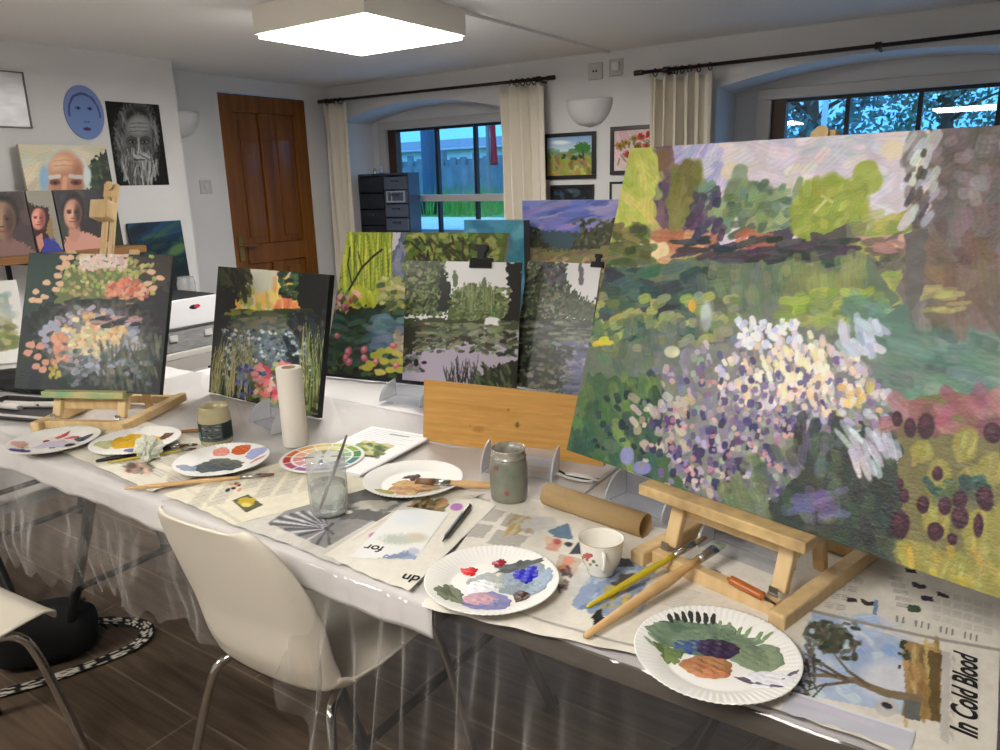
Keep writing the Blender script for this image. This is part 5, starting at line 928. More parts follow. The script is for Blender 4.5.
smear(t, .002, -.008, .048, .030, 8, [(206, 200, 220), (220, 206, 220), (196, 196, 222)], .001, 81, .25); smear(t, .062, .034, .024, .020, 10, [(60, 66, 88), (76, 82, 100)], .003, 82, .15, M_wet); smear(t, .050, -.016, .013, .010, 20, [(60, 40, 48)], .003, 83, .2); smear(t, -.054, -.068, .024, .018, 6, [(50, 44, 140), (70, 62, 160)], .003, 84, .2, M_wet, label='indigo paint'); smear(t, -.088, -.016, .020, .022, 30, [(222, 166, 160), (230, 186, 176)], .001, 85, .2); smear(t, -.014, .062, .010, .022, -14, [(200, 70, 76), (216, 110, 110)], .002, 86, .35); smear(t, .024, .048, .018, .009, 16, [(206, 84, 90), (222, 130, 130)], .002, 87, .35); smear(t, -.036, .022, .008, .008, 0, [(150, 60, 70)], .002, 88, .3); smear(t, .014, -.036, .008, .006, 0, [(130, 160, 190)], .002, 89, .2); smear(t, -.066, -.034, .014, .008, 20, [(206, 190, 150)], .001, 90, .25)
t = plate('white paper plate covered in bright yellow paint, left of the crumpled tissue', -1.950, 1.055, .7480, CR)
smear(t, -.014, .022, .066, .052, 8, [(214, 166, 24), (228, 184, 40), (200, 148, 20)], .003, 91, .12, M_wet, label='bright yellow paint'); smear(t, -.080, -.012, .022, .030, 0, [(190, 190, 130), (206, 206, 160)], .001, 92, .2); smear(t, .016, -.050, .026, .014, 8, [(110, 96, 150), (126, 112, 166)], .0025, 93, .15); smear(t, .060, .050, .020, .018, 0, [(90, 64, 44), (120, 84, 56)], .002, 94, .25)
# ------------------------------------------------------------------ jars, roll, tumbler, cup, tube
M_murk = mat('paint_smeared_glass', (112, 118, 106), .25, col2=(138, 138, 122), scale=22, detail=5, coat=.6); M_murkt = mat('smeared_glass_neck', (128, 124, 110), .25, col2=(176, 170, 156), scale=40, detail=6, coat=.6)
t = thing('glass_jar', 'paint-smeared glass jar of grey water in front of the wooden board', 'jar', (-.838, 1.247, .7455))
obj('body', MB().lathe([(0, .002), (.034, 0), (.0395, .004), (.041, .02), (.0412, .075), (.039, .088), (.036, .094)], 40), M_murk, t, True); obj('neck', MB().lathe([(.036, .094), (.0365, .096), (.0385, .0965), (.0385, .099), (.0365, .1), (.0365, .110), (.0375, .111), (.0375, .116), (.0345, .116), (.034, .095), (.0385, .075), (.0385, .06)], 40), M_murkt, t, True)
obj('water', MB().lathe([(0, .086), (.037, .086)], 32), mat('brown_paint_water', (104, 84, 72), .15), t); b = MB()
for (a, z) in ((-1.1, .028), (-2.3, .062), (-1.7, .082)): obj('paint_spot', MB().tube([(.0405 * math.cos(a), .0405 * math.sin(a), z), (.0416 * math.cos(a), .0416 * math.sin(a), z)], .006, 10), mat('red_paint_spot', (140, 86, 78), .5), t)
t = thing('glass_jar', 'glass jar with a dark green label and olive glass behind the slate blue plate', 'jar', (-1.718, 1.150, .7455))
M_olv = mat('olive_murky_glass', (164, 154, 116), .2, col2=(186, 176, 140), scale=14, coat=.5)
prj_ = [(0, .002), (.036, 0), (.041, .004), (.042, .014)]; obj('body', MB().lathe([(0, .002), (.036, 0), (.041, .004), (.0425, .016), (.0425, .068), (.041, .080), (.0385, .088)], 40), M_olv, t, True); obj('screw_neck', MB().lathe([(.0385, .088), (.038, .09), (.0395, .092), (.038, .095), (.0395, .098), (.038, .101), (.039, .105), (.036, .105), (.036, .08), (.040, .066)], 40), M_olv, t, True); obj('water', MB().lathe([(0, .078), (.038, .078)], 32), mat('sandy_paint_water', (150, 134, 108), .2), t)
A = Art(120, 50, [(0, 0), (1, 0), (1, 1), (0, 1)], (40, 48, 48), 30); A.P([(.36, .5), (.48, .5), (.48, 1), (.36, 1)], (84, 130, 116)); A.P([(.36, .12), (.42, .12), (.42, .42), (.36, .42)], (164, 84, 76)); A.P([(.52, 0), (.78, 0), (.78, 1), (.52, 1)], (84, 90, 88)); A.S(26, .53, .77, .1, .9, .025, .03, 0, 60, [(34, 38, 40), (150, 156, 152), (60, 66, 66)], .9); A.P([(0, .9), (1, .9), (1, 1), (0, 1)], (78, 96, 84))
V = []; F = []
for j in range(50):
    for i in range(120): a = -PI * 1.28 + PI * 1.55 * i / 119; V.append((.0431 * math.cos(a), .0431 * math.sin(a), .064 - .048 * j / 49))
for j in range(49):
    for i in range(119): q = j * 120 + i; F.append((q, q + 120, q + 121, q + 1))
o = rawobj('label_band', V, F, M_paper, t, True); set_cols(o.data, A.lin().reshape(-1, 3))
t = thing('paper_roll', 'tall white paper roll standing on the table in front of the reed painting', 'paper roll', (-1.522, 1.252, .7455))
obj('wound_paper', MB().lathe([(.0185, 0), (.0325, 0), (.0332, .002), (.0330, .1), (.0332, .208), (.0325, .210), (.0185, .210)], 48), mat('soft_white_paper', (226, 220, 208), .9, bump=.2, bscale=200), t, True); obj('core', MB().lathe([(.0185, .2105), (.0175, .2105), (.0165, .209), (.0165, .001), (.0185, .0005)], 36), mat('cardboard_core', (170, 146, 112), .9), t, True)
t = thing('glass_tumbler', 'ribbed clear glass tumbler with a thin grey brush handle standing in it', 'glass', (-1.118, .990, .7485))
rip = lambda i, a, r_, z: (r_ * (1 + (.055 * abs(math.sin(a * 11)) if .008 < z < .116 else 0)), z)
M_rib = mat_film('ribbed_tumbler_glass', (240, 244, 242), .10, .9, rough=.08, white=(232, 232, 228), milk=.30)
obj('ribbed_wall', MB().lathe([(.030, .001), (.035, .003), (.0365, .010), (.0385, .06), (.0395, .118), (.0392, .124), (.038, .1245)], 132, rip=rip), M_rib, t, True); obj('thick_base', MB().lathe([(0, 0), (.030, 0), (.034, .003), (.034, .012), (0, .013)], 40), M_glass, t, True); obj('water', MB().lathe([(0, .0132), (.034, .0132), (.0365, .066), (0, .066)], 40), mat('clear_water', (240, 246, 246), .02, trans=1.0, ior=1.33), t, True)
def brush(label, tail, tip, rh, cols, ferr, hair, hw=None, rough=.4, cat='brush', hairmat=None, flatten=1.0, group=None):
    p, q = Vector(tail), Vector(tip); L = (q - p).length; d = (q - p).normalized(); up_ = Vector((0, 0, 1)); s = d.cross(up_).normalized(); up2 = s.cross(d)
    o = thing('paint_brush', label, cat, p, 0, group); o.matrix_world = Matrix((s, d, up2)).transposed().to_4x4(); o.matrix_world.translation = p
    M0 = Matrix((s, d, up2)).transposed().to_4x4(); M0.translation = p; o.matrix_world = M0
    lh = L - ferr - hair; hw = hw or rh
    obj('handle', MB().tube([(0, 0, 0), (0, .004, 0), (0, lh * .3, 0), (0, lh * .68, 0), (0, lh * .9, 0), (0, lh, 0)], [rh * .35, rh * .6, rh * .9, rh * 1.15, rh * .8, rh * .75], 12), cols, o, True)
    def flatsec(name, y0, y1, w0, w1, h0, h1, m):
        b = bmesh.new(); n = 16; rings = []
        for f in (0, .5, 1): rings.append([b.verts.new(((w0 + (w1 - w0) * f) * math.cos(2 * PI * k / n), y0 + (y1 - y0) * f, (h0 + (h1 - h0) * f) * math.sin(2 * PI * k / n))) for k in range(n)])
        for a, c in zip(rings, rings[1:]):
            for k in range(n): b.faces.new((a[k], a[(k + 1) % n], c[(k + 1) % n], c[k]))
        b.faces.new(rings[0][::-1]); b.faces.new(rings[-1]); obj(name, b, m, o, True)
    flatsec('ferrule', lh - .001, lh + ferr, rh * .85, hw, rh * .85, rh * flatten, M_ferr); flatsec('bristles', lh + ferr - .001, L, hw * .98, hw * .9, rh * flatten * .95, rh * .35 * flatten, hairmat or mat('dark_bristles', (84, 60, 40), .8)); return o
M_yel = mat('yellow_lacquer_handle', (196, 176, 44), .35); M_grn = mat('green_wet_bristles', (120, 130, 104), .6, col2=(190, 194, 176), scale=60)
b_ = brush('clear grey thin brush handle leaning inside the ribbed tumbler', (-1.068, 1.008, .922), (-1.128, .978, .764), .0034, mat('grey_handle', (96, 92, 92), .4), .02, .025)
brush('yellow-handled brush resting on the crossbar of the big easel', (-.492, .945, .7525), (-.392, 1.205, .787), .0058, M_yel, .05, .03, hairmat=mat('brown_bristles', (110, 88, 60), .8))
brush('thick bare-wood brush with a silver ferrule and pale green bristles on the easel', (-.455, .866, .7565), (-.356, 1.182, .793), .0085, M_brwood, .042, .020, .0105, hairmat=M_grn, flatten=.8)
brush('long bare-wood brush lying on the table edge at the left', (-1.620, .833, .7500), (-1.386, 1.066, .7520), .0056, M_brwood, .045, .03, hairmat=mat('reddish_bristles', (120, 84, 72), .8))
brush('broad flat brush with a pale wooden handle lying across the ochre plate', (-.855, 1.268, .760), (-1.03, 1.165, .7745), .0085, M_brwood, .034, .042, .018, hairmat=mat('ochre_loaded_bristles', (120, 78, 34), .6), flatten=.6)
brush('black-handled brush lying in front of the yellow plate', (-1.855, .893, .7515), (-1.755, 1.085, .7535), .0062, M_black, .02, .02)
brush('thin yellow brush lying beside the black-handled brush', (-1.822, .905, .7500), (-1.715, 1.085, .7510), .0035, M_yel, .02, .015)
brush('brown-handled brush sticking out behind the crumpled tissue', (-1.89, 1.135, .7510), (-1.775, 1.225, .7530), .0052, mat('brown_lacquer_handle', (150, 104, 50), .35), .03, .02)
brush('dark slim brush between the tissue and the labelled jar', (-1.80, 1.055, .7500), (-1.74, 1.105, .7505), .0042, mat('charcoal_handle', (52, 48, 46), .4), .015, .012)
t = thing('wooden_tool', 'orange varnished wooden tool handle lying on the front crossbar of the big easel', 'tool', (-.315, 1.095, .781), R(-19)); obj('handle', MB().tube(bez([(-.002, 0, 0), (.01, 0, 0), (.035, 0, -.001), (.058, 0, -.002), (.066, 0, -.003)], 5), [.003] * 3 + [.0075] * 15 + [.004] * 3, 14), mat('orange_varnish', (176, 96, 36), .25, coat=.5), t, True); obj('tip', MB().tube([(.062, 0, -.0025), (.085, 0, -.005)], [.0028, .0015], 10), mat('dark_steel', (70, 66, 62), .4, .8), t, True)
t = thing('pen', 'black pen lying beside the watercolour sketch and the red and blue paint plate', 'pen', (-.827, 1.003, .7545), 0); d = Vector((-.052, .160, 0)).normalized(); P_ = lambda l, z=0: (d.x * l, d.y * l, z)
obj('barrel', MB().tube([P_(.012), P_(.02), P_(.155), P_(.163)], [.003, .0048, .0052, .0036], 14), mat('dark_grey_pen', (60, 58, 62), .35), t, True); obj('tip', MB().tube([P_(-.004), P_(.012)], [.0008, .003], 10), M_black, t); obj('clip', MB().bar(P_(.110, .0058), P_(.158, .0058), .003, .0012), M_ferr, t)
t = thing('teacup', 'small white china cup with red flowers on the newspaper right of the paint plate', 'cup', (-.527, 1.064, .7482), math.atan2(-1.0, .62)); M_china = mat('bone_china', (238, 234, 222), .15, coat=.5)
obj('bowl', MB().lathe([(0, .004), (.019, .004), (.021, 0), (.0235, .0), (.0245, .004), (.026, .010), (.032, .020), (.0355, .034), (.0368, .05), (.0385, .062), (.0392, .064), (.0382, .0645), (.0365, .061), (.0346, .045), (.033, .03), (.028, .016), (.02, .009), (0, .007)], 48), M_china, t, True)
obj('handle', MB().tube(bez([(.034, 0, .050), (.046, 0, .056), (.054, 0, .048), (.052, 0, .034), (.043, 0, .024), (.031, 0, .020)], 6), .0032, 10), M_china, t, True); b = MB(); a0 = -.75
for (da, z, rr) in ((0, .044, .0055), (-.22, .040, .004), (.18, .047, .0036), (-.05, .036, .003)):
    a = a0 + da; r0 = .0358; b.tube([(r0 * math.cos(a), r0 * math.sin(a), z), ((r0 + .0012) * math.cos(a), (r0 + .0012) * math.sin(a), z)], rr, 9)
o = obj('flower', b, mat('red_pink_enamel', (186, 96, 88), .3), t); b = MB()
for (da, z, rr) in ((-.4, .034, .003), (.3, .036, .0035), (.45, .030, .0028), (.1, .028, .0028)):
    a = a0 + da; r0 = .0350 if z > .032 else .0335; b.tube([(r0 * math.cos(a), r0 * math.sin(a), z), ((r0 + .0012) * math.cos(a), (r0 + .0012) * math.sin(a), z)], rr, 8)
obj('leaf', b, mat('green_enamel', (120, 126, 92), .3), t); obj('gilt_rim', MB().tube([(.0390 * math.cos(2 * PI * k / 48), .0390 * math.sin(2 * PI * k / 48), .0642) for k in range(49)], .0005, 6, False), mat('gilt', (190, 150, 80), .3, .8), t)
t = thing('cardboard_tube', 'brown cardboard tube lying on the table between the jar and the big easel', 'cardboard tube', (-.752, 1.262, .7455 + .0238), math.atan2(-.035, .235)); Mx = Matrix.Rotation(R(90), 4, 'Y'); b = MB().lathe([(.0238, 0), (.0238, .24), (.0215, .24), (.0215, 0), (.0238, 0)], 48); bmesh.ops.transform(b.b, matrix=Mx, verts=b.b.verts); obj('tube_wall', b, mat('brown_cardboard', (176, 148, 106), .8, col2=(166, 138, 96), scale=12, stretch=(.6, 6, 6)), t, True)
b = MB(); b.tube([(.05 + .006 * k, .0240 * math.cos(PI * .5 + k * .38), .0240 * math.sin(PI * .5 + k * .38)) for k in range(17)], .0004, 4); obj('spiral_seam', b, mat('dark_cardboard', (140, 114, 78), .9), t)
# crumpled tissue
b = bmesh.new(); bmesh.ops.create_icosphere(b, subdivisions=5, radius=1); from mathutils import noise as mn
for v in b.verts:
    n_ = v.co.normalized(); f = 1 + .34 * (abs(mn.noise(n_ * 2.3)) * 2 - .5) + .16 * abs(mn.noise(n_ * 6.1 + Vector((3, 1, 0)))) - .10 * abs(mn.noise(n_ * 12)); v.co = Vector((n_.x * f * .036, n_.y * f * .030, max(0, .026 + n_.z * f * .030)))
t = obj('tissue', b, mat('crumpled_tissue', (224, 220, 206), .9, col2=(196, 206, 188), scale=30, detail=2), None, False); t.location = (-1.765, .985, .7475); tag(t, 'crumpled white tissue between the yellow plate and the slate blue plate', 'tissue')
# clear plastic display stands along the middle of the tables
M_acr = mat_film('milky_plastic', (238, 240, 242), .05, .5, rough=.2, white=(226, 228, 232), milk=.5); M_acr2 = mat_film('clear_plastic_ledge', (240, 242, 246), .04, .5, rough=.08, white=(226, 228, 234), milk=.22)
def stand(label, x, y, rz, w, d=.075, h=.062, z=TOP):
    t = thing('display_stand', label, 'display stand', (x, y, z), rz, 'clear plastic display stands along the tables'); b = []
    n = 12; po = [(0, 0), (d, 0), (d, h)] + [(d * (1 - math.sin(PI / 2 * k / n)), h * (math.cos(PI / 2 * k / n))) for k in range(1, n)]
    for xx in (0, w - .004): obj('end_plate', MB().prism(po, xx, xx + .004, Matrix(((0, 0, 1, 0), (1, 0, 0, 0), (0, 1, 0, 0), (0, 0, 0, 1)))), M_acr, t)
    obj('ledge', MB().bb(.0045, w - .0045, .012, d, .0, .004).bb(.0045, w - .0045, d - .004, d, .0045, h * .8), M_acr2, t); return t
stand('milky plastic display stand behind the paper roll, below the reed painting', -1.785, 1.305, R(-15), .15, .07)
stand('milky plastic display stand below the left photo print', -1.597, 1.655, R(5), .155, .085, .055)
stand('milky plastic display stand hidden behind the wooden board under the right photo print', -1.235, 1.80, R(-1), .22, .085, .055)
stand('milky plastic display stand in front of the wooden board, left of the paint-smeared jar', -.972, 1.325, R(14), .175, .07, .065)
stand('milky plastic display stand behind the cardboard tube', -.655, 1.335, R(-15), .15, .07, .062)
stand('milky plastic display stand inside the base of the big easel', -.418, 1.232, R(-15.2), .165, .055, .055)
# bulldog clips
def clip(label, pose, fr, s=1.0, tt=.004):
    x, y, z, yaw, tilt, w, h, rl = pose; M = frame_mat(x, y, z, yaw, tilt, rl) @ Matrix.Translation((fr * w, -.001, h)) @ Matrix.Scale(s, 4); t = thing('bulldog_clip', label, 'clip'); t.matrix_world = M
    obj('jaw', MB().prism([(-.012, -.018), (-.002, -.020), (-.002, -.018), (-.002, .0), (tt + .002, .0), (tt + .002, -.02), (tt + .012, -.018), (tt + .004, .012), (-.004, .012)], -.036, .036, Matrix(((0, 0, 1, 0), (1, 0, 0, 0), (0, 1, 0, 0), (0, 0, 0, 1)))), M_black, t, bevel=.001)
    b = MB(); b.prism([(-.012, .008), (.012, .008), (.012, .03), (.02, .034), (.02, .052), (-.02, .052), (-.02, .034), (-.012, .03)], -.006, -.003, Matrix(((1, 0, 0, 0), (0, 0, 1, 0), (0, 1, 0, 0), (0, 0, 0, 1)))); obj('lever', b, M_black, t, bevel=.001); b = MB(); b.prism([(-.012, .008), (.012, .008), (.012, .03), (.02, .034), (.02, .05), (-.02, .05), (-.02, .034), (-.012, .03)], tt + .003, tt + .006, Matrix(((1, 0, 0, 0), (0, 0, 1, 0), (0, 1, 0, 0), (0, 0, 0, 1)))); obj('lever', b, M_black, t, bevel=.001)
clip('black bulldog clip on the top edge of the left photo print', POSE_PA, .665); clip('small black clip at the top of the right photo print, beside the big canvas', POSE_PB, .95, .55)
# ------------------------------------------------------------------ far left of the table: tray, tubes, black cloth
t = thing('paint_tray', 'dark shallow tray of tools at the left end of the table', 'tray', (-2.53, 1.03, .7455), R(18)); M_tray = mat('dark_grey_tray', (62, 60, 60), .5); b = MB().bb(-.17, .17, -.09, .09, 0, .004)
for s in (-1, 1): b.bb(s * .17, s * .166, -.09, .09, .0, .016); b.bb(-.17, .17, s * .09, s * .086, .0, .016)
obj('tray_body', b, M_tray, t); obj('rim', MB().bb(-.173, .173, -.094, -.09, .012, .018).bb(-.173, .173, .09, .094, .012, .018), mat('pale_tray_rim', (196, 192, 186), .5), t)
M_tube = mat('white_paint_tube', (216, 212, 204), .4)
for k, (x, y, a, lab) in enumerate(((-2.58, 1.0, 12, 'white paint tube nearest the front of the dark tray'), (-2.56, 1.035, 22, 'white paint tube in the middle of the dark tray'), (-2.48, 1.075, 28, 'white paint tube at the back of the dark tray'))):
    t = thing('paint_tube', lab, 'paint tube', (x, y, .7605), R(a), 'paint tubes in the dark tray'); obj('tube_body', MB().tube([(-.06, 0, 0), (.02, 0, 0), (.05, 0, 0), (.056, 0, 0)], [.0095, .0095, .0085, .004], 14), M_tube, t, True); obj('cap', MB().tube([(.055, 0, 0), (.07, 0, 0)], .0055, 10), mat(['grey_cap', 'black_cap', 'silver_cap'][k], [(120, 120, 120), (40, 40, 42), (170, 170, 170)][k], .4), t)
b = bmesh.new(); bmesh.ops.create_icosphere(b, subdivisions=5, radius=1)
for v in b.verts:
    n_ = v.co.normalized(); f = 1 + .25 * mn.noise(n_ * 1.7) + .16 * abs(mn.noise(n_ * 4.5)); v.co = Vector((n_.x * f * .26, n_.y * f * .11, max(0, .03 + n_.z * f * .045)))
t = obj('black_cloth', b, mat('crumpled_black_cloth', (26, 26, 28), .6, bump=.4, bscale=30), None, True); t.location = (-2.74, 1.235, .7450); t.rotation_euler = (0, 0, R(24)); tag(t, 'crumpled black cloth on the table left of the small easel', 'cloth')
# ------------------------------------------------------------------ portrait wall: shelf, portraits, pinned pictures
t = thing('wall_shelf', 'long wooden shelf on the portrait wall carrying leaning portraits', 'shelf', (PW, .9, 1.10)); M_shelf = mat('brown_shelf_wood', (150, 106, 60), .5, col2=(132, 90, 48), scale=3, stretch=(8, 1, 8)); obj('board', MB().bb(0, .26, 0, 1.32, 0, .034), M_shelf, t, bevel=.003)
for y in (.2, .75, 1.2): obj('bracket', MB().bb(0, .2, y, y + .02, -.012, 0).bb(0, .012, y, y + .02, -.16, -.012), M_black, t)
def skin(A, cx, cy, rx, ry, base, dark, lit, hair=None):
    if hair: A.E(cx, cy - ry * .25, rx * 1.25, ry * 1.15, hair, jag=.08)
    A.E(cx, cy, rx, ry, base); A.E(cx - rx * .35, cy - ry * .05, rx * .55, ry * .75, lit, soft=.8, al=.7); A.E(cx + rx * .6, cy, rx * .45, ry * .9, dark, soft=.7, al=.7)
    for s in (-1, 1): A.E(cx + s * rx * .4, cy - ry * .12, rx * .26, ry * .12, dark, soft=.6); A.E(cx + s * rx * .4, cy - ry * .1, rx * .1, ry * .06, (34, 26, 26)); A.Ln([(cx + s * rx * .65, cy - ry * .24), (cx + s * rx * .2, cy - ry * .26)], ry * .07, dark)
    A.Ln([(cx - rx * .02, cy - ry * .1), (cx - rx * .08, cy + ry * .25)], rx * .16, lit, .7); A.Ln([(cx - rx * .14, cy + ry * .28), (cx + rx * .14, cy + ry * .28)], ry * .08, dark, .8); A.Ln([(cx - rx * .3, cy + ry * .52), (cx + rx * .3, cy + ry * .52)], ry * .09, (150, 74, 70), .9)
H90 = R(90)
A = Art(120, 130, [(19.4, 144.3), (107.4, 146.3), (126.3, 243.8), (42.5, 251)], (206, 198, 172), 31); A.S(40, 20, 110, 144, 190, 12, 5, -20, 50, [(214, 206, 180), (196, 190, 166), (220, 214, 190)], .5); A.P([(92, 165), (104, 150), (140, 150), (140, 260), (90, 260)], (50, 58, 46), jag=4); A.S(40, 92, 112, 160, 190, 4, 2, 0, 90, [(60, 78, 54), (40, 52, 40), (84, 100, 70)], .8); A.E(67, 182, 22, 30, (176, 196, 206), soft=.5, jag=.2); A.E(67, 176, 18, 25, (206, 156, 122)); A.E(62, 164, 10, 8, (222, 182, 150), soft=.7); A.E(68, 192, 17, 22, (190, 136, 106), soft=.5); A.E(80, 178, 6, 16, (172, 120, 94), soft=.7)
for (y, c) in ((160, (190, 138, 108)), (165, (184, 132, 104))): A.Ln([(56, y + 1), (66, y), (78, y + 1)], 1, c, .7)
A.E(46, 178, 5, 12, (150, 180, 206), soft=.5); A.E(89, 176, 4, 10, (206, 214, 214), soft=.5); A.Ln([(52, 177), (61, 176)], 4, (206, 200, 192)); A.Ln([(72, 176), (84, 177)], 4, (196, 190, 182)); A.E(57, 182, 5.5, 3, (120, 70, 58)); A.E(78, 182, 5.5, 3, (120, 70, 58)); A.E(57, 182.4, 2, 1.4, (40, 30, 30)); A.E(78, 182.4, 2, 1.4, (40, 30, 30)); A.Ln([(67, 178), (66, 190)], 5, (214, 164, 134))
picture('portrait_painting', A, (-3.885, 1.78, 1.1345, H90, .06, .42, .50, 0), .018, 'painting of a bald old man with grey brows, behind the smaller portraits on the shelf', 'painting', side=(196, 188, 164))
A = Art(110, 80, [(-73.2, 192.3), (27.5, 189.9), (41.9, 252.8), (-55.7, 261.3)], (84, 70, 72), 32); A.S(60, -70, 40, 190, 260, 12, 6, 70, 30, [(92, 74, 76), (74, 62, 64), (104, 84, 84)], .6); A.P([(-40, 262), (-20, 236), (10, 232), (44, 252), (44, 264)], (140, 110, 104), jag=2); skin(A, 6, 220, 14, 20, (150, 120, 100), (92, 70, 62), (178, 146, 118), (46, 40, 40))
P1 = (-3.80, 1.33, 1.1345, H90, .07, .395, .287, 0); picture('portrait_painting', A, P1, .016, 'dim portrait of a dark-haired sitter with bare shoulders at the left end of the shelf', 'painting', side=(60, 52, 52))
A = Art(50, 100, [(28.6, 189.9), (54.5, 189.3), (68.1, 250.5), (43, 252.7)], (150, 146, 134), 33); A.P([(30, 200), (36, 204), (52, 206), (56, 240), (50, 256), (36, 250), (30, 225)], (60, 36, 34), jag=1.5); skin(A, 42, 218, 7, 11, (206, 140, 124), (150, 84, 76), (226, 170, 150));  A.P([(46, 256), (48, 238), (56, 236), (70, 252), (70, 258)], (62, 70, 150), jag=1.5); A.P([(50, 232), (54, 214), (58, 232), (56, 240)], (150, 126, 84), jag=1); A.P([(40, 236), (46, 232), (48, 244), (44, 252)], (196, 140, 124))
picture('portrait_painting', A, (-3.795, 1.731, 1.1345, H90, .07, .115, .287, 0), .016, 'narrow portrait of a smiling long-haired person in blue on the shelf', 'painting', side=(120, 116, 108))
A = Art(90, 100, [(55.6, 189.3), (105.4, 188.1), (117.5, 246.1), (69.2, 250.4)], (62, 58, 60), 34); A.S(40, 56, 118, 188, 250, 9, 4, 70, 30, [(70, 66, 68), (54, 50, 52), (80, 74, 76)], .6); A.P([(64, 252), (70, 236), (80, 230), (92, 232), (114, 242), (120, 252)], (196, 150, 136), jag=1.5); A.E(78, 231, 6, 10, (188, 140, 124), soft=.4); skin(A, 76, 213, 9, 15, (190, 140, 118), (84, 62, 58), (214, 170, 146), (50, 40, 38))
picture('portrait_painting', A, (-3.79, 1.851, 1.1345, H90, .07, .24, .287, 0), .016, 'dark portrait of a bare-shouldered young sitter right of the smiling one on the shelf', 'painting', side=(46, 42, 44))
A = Art(100, 130, [(104.6, 101), (158.2, 104.8), (168.8, 184.7), (117.3, 185.8)], (26, 26, 27), 35)
A.E(136, 140, 22, 40, (96, 96, 98), jag=.15); A.E(137, 138, 17, 32, (52, 52, 54)); A.S(120, 116, 158, 108, 180, 9, 1.2, 75, 18, [(120, 120, 122), (86, 86, 88), (150, 150, 152), (60, 60, 62)], .6, ell=True); A.E(138, 138, 14, 24, (112, 112, 114)); A.E(138, 126, 11, 9, (150, 150, 152), soft=.7)
for y in (123, 127, 131): A.Ln([(129, y + .6), (138, y), (147, y + .6)], .8, (86, 86, 88), .8)
for s in (-1, 1): A.E(138 + s * 6.2, 141.5, 5.4, 3.2, (58, 58, 60), soft=.9); A.E(138 + s * 6.2, 142, 3, 1.3, (120, 120, 122), soft=.5); A.E(138 + s * 6.0, 142, 1.3, 1.2, (22, 22, 24)); A.Ln([(138 + s * 11, 138.4), (138 + s * 7, 136.6), (138 + s * 2.6, 138.6)], 2.2, (84, 84, 86)); A.E(138 + s * 9, 150, 4, 5, (86, 86, 88), soft=.8)
A.Ln([(138, 138), (138.6, 151)], 2.2, (150, 150, 152)); A.E(134, 147, 2, 4, (70, 70, 72), soft=.9, al=.7); A.E(138.5, 152, 4, 2, (120, 120, 122)); A.S(150, 122, 158, 152, 184, 7, .8, 88, 14, [(150, 150, 152), (176, 176, 178), (100, 100, 102), (70, 70, 72)], .8, ell=True); A.S(26, 129, 149, 155, 160, 5, 1.2, 20, 30, [(170, 170, 172), (110, 110, 112)], .8); A.Ln([(134, 160), (144, 160)], 1.4, (40, 40, 42))
A.a[:] = A.a.mean(2, keepdims=True); A.gain = 1.1
picture('drawing_poster', A, (PW + .0036, 2.261, 1.436, H90, 0, .30, .424, 0), .0035, 'black and white drawing of a hooded man with a long beard on the portrait wall', 'drawing', side=(30, 30, 30), m=mat_paint('matt_print', .8, .0))
t = thing('oval_picture', 'blue oval cut-out of a simple face on the portrait wall', 'picture', (PW, 2.145, 1.797)); V = []; F = []; nr, na = 30, 72; Cc = []
def ovc(x, y):
    c = (112, 138, 190); h_ = (92, 110, 168)
    if (x / .80) ** 2 + ((y + .12) / .83) ** 2 > 1 and y > -.45: c = (122, 142, 190)
    if abs((x / .80) ** 2 + ((y + .12) / .83) ** 2 - 1) < .12 and y > -.2: c = (74, 82, 140)
    for s in (-1, 1):
        if ((x - s * .30) / .15) ** 2 + ((y - .16) / .07) ** 2 < 1: c = (86, 98, 156)
        if ((x - s * .30) / .06) ** 2 + ((y - .15) / .06) ** 2 < 1: c = (30, 30, 70)
    if abs(y + .36) < .03 and abs(x - .03) < .14: c = (78, 92, 150)
    if (x / .20) ** 2 + ((y + .62) / .07) ** 2 < 1: c = (84, 44, 100)
    return c
V.append((.005, 0, 0)); Cc.append(ovc(0, 0))
for i in range(1, nr + 1):
    for k in range(na): a = 2 * PI * k / na; x, y = i / nr * math.cos(a), i / nr * math.sin(a); V.append((.005, .098 * x, .128 * y)); Cc.append(ovc(x, y))
for k in range(na): F.append((0, 1 + k, 1 + (k + 1) % na))
for i in range(nr - 1):
    for k in range(na): a, b, j = 1 + i * na, 1 + (i + 1) * na, (k + 1) % na; F.append((a + k, b + k, b + j, a + j))
o = rawobj('painted_face', V, F, M_paper, t); set_cols(o.data, s2l(np.array(Cc, float))); b = MB(); b.prism([(.1 * math.cos(2 * PI * k / 72), .13 * math.sin(2 * PI * k / 72)) for k in range(72)], 0, .0045, Matrix(((0, 0, 1, 0), (1, 0, 0, 0), (0, 1, 0, 0), (0, 0, 0, 1)))); obj('backing', b, mat('blue_board', (112, 138, 190), .7), t)
t = thing('glazed_frame', 'thin dark-framed glazed picture at the left edge of the portrait wall', 'picture frame', (PW, 1.60, 1.71)); b = MB(); W_, H_ = .28, .252
for (y0, y1, z0, z1) in ((0, W_, 0, .006), (0, W_, H_ - .006, H_), (0, .006, .0, H_), (W_ - .006, W_, 0, H_)): b.bb(0, .014, y0, y1, z0, z1)
obj('frame', b, mat('grey_metal_frame', (96, 88, 84), .4), t); obj('print', MB().bb(.001, .006, .005, W_ - .005, .005, H_ - .005), mat('pale_grey_print', (206, 205, 205), .6, col2=(176, 175, 178), scale=9, stretch=(1, 1, 3)), t); obj('glazing', MB().bb(.008, .010, .006, W_ - .006, .006, H_ - .006), mat_film('frame_glazing', (250, 250, 250), .05, .4, rough=.28), t)
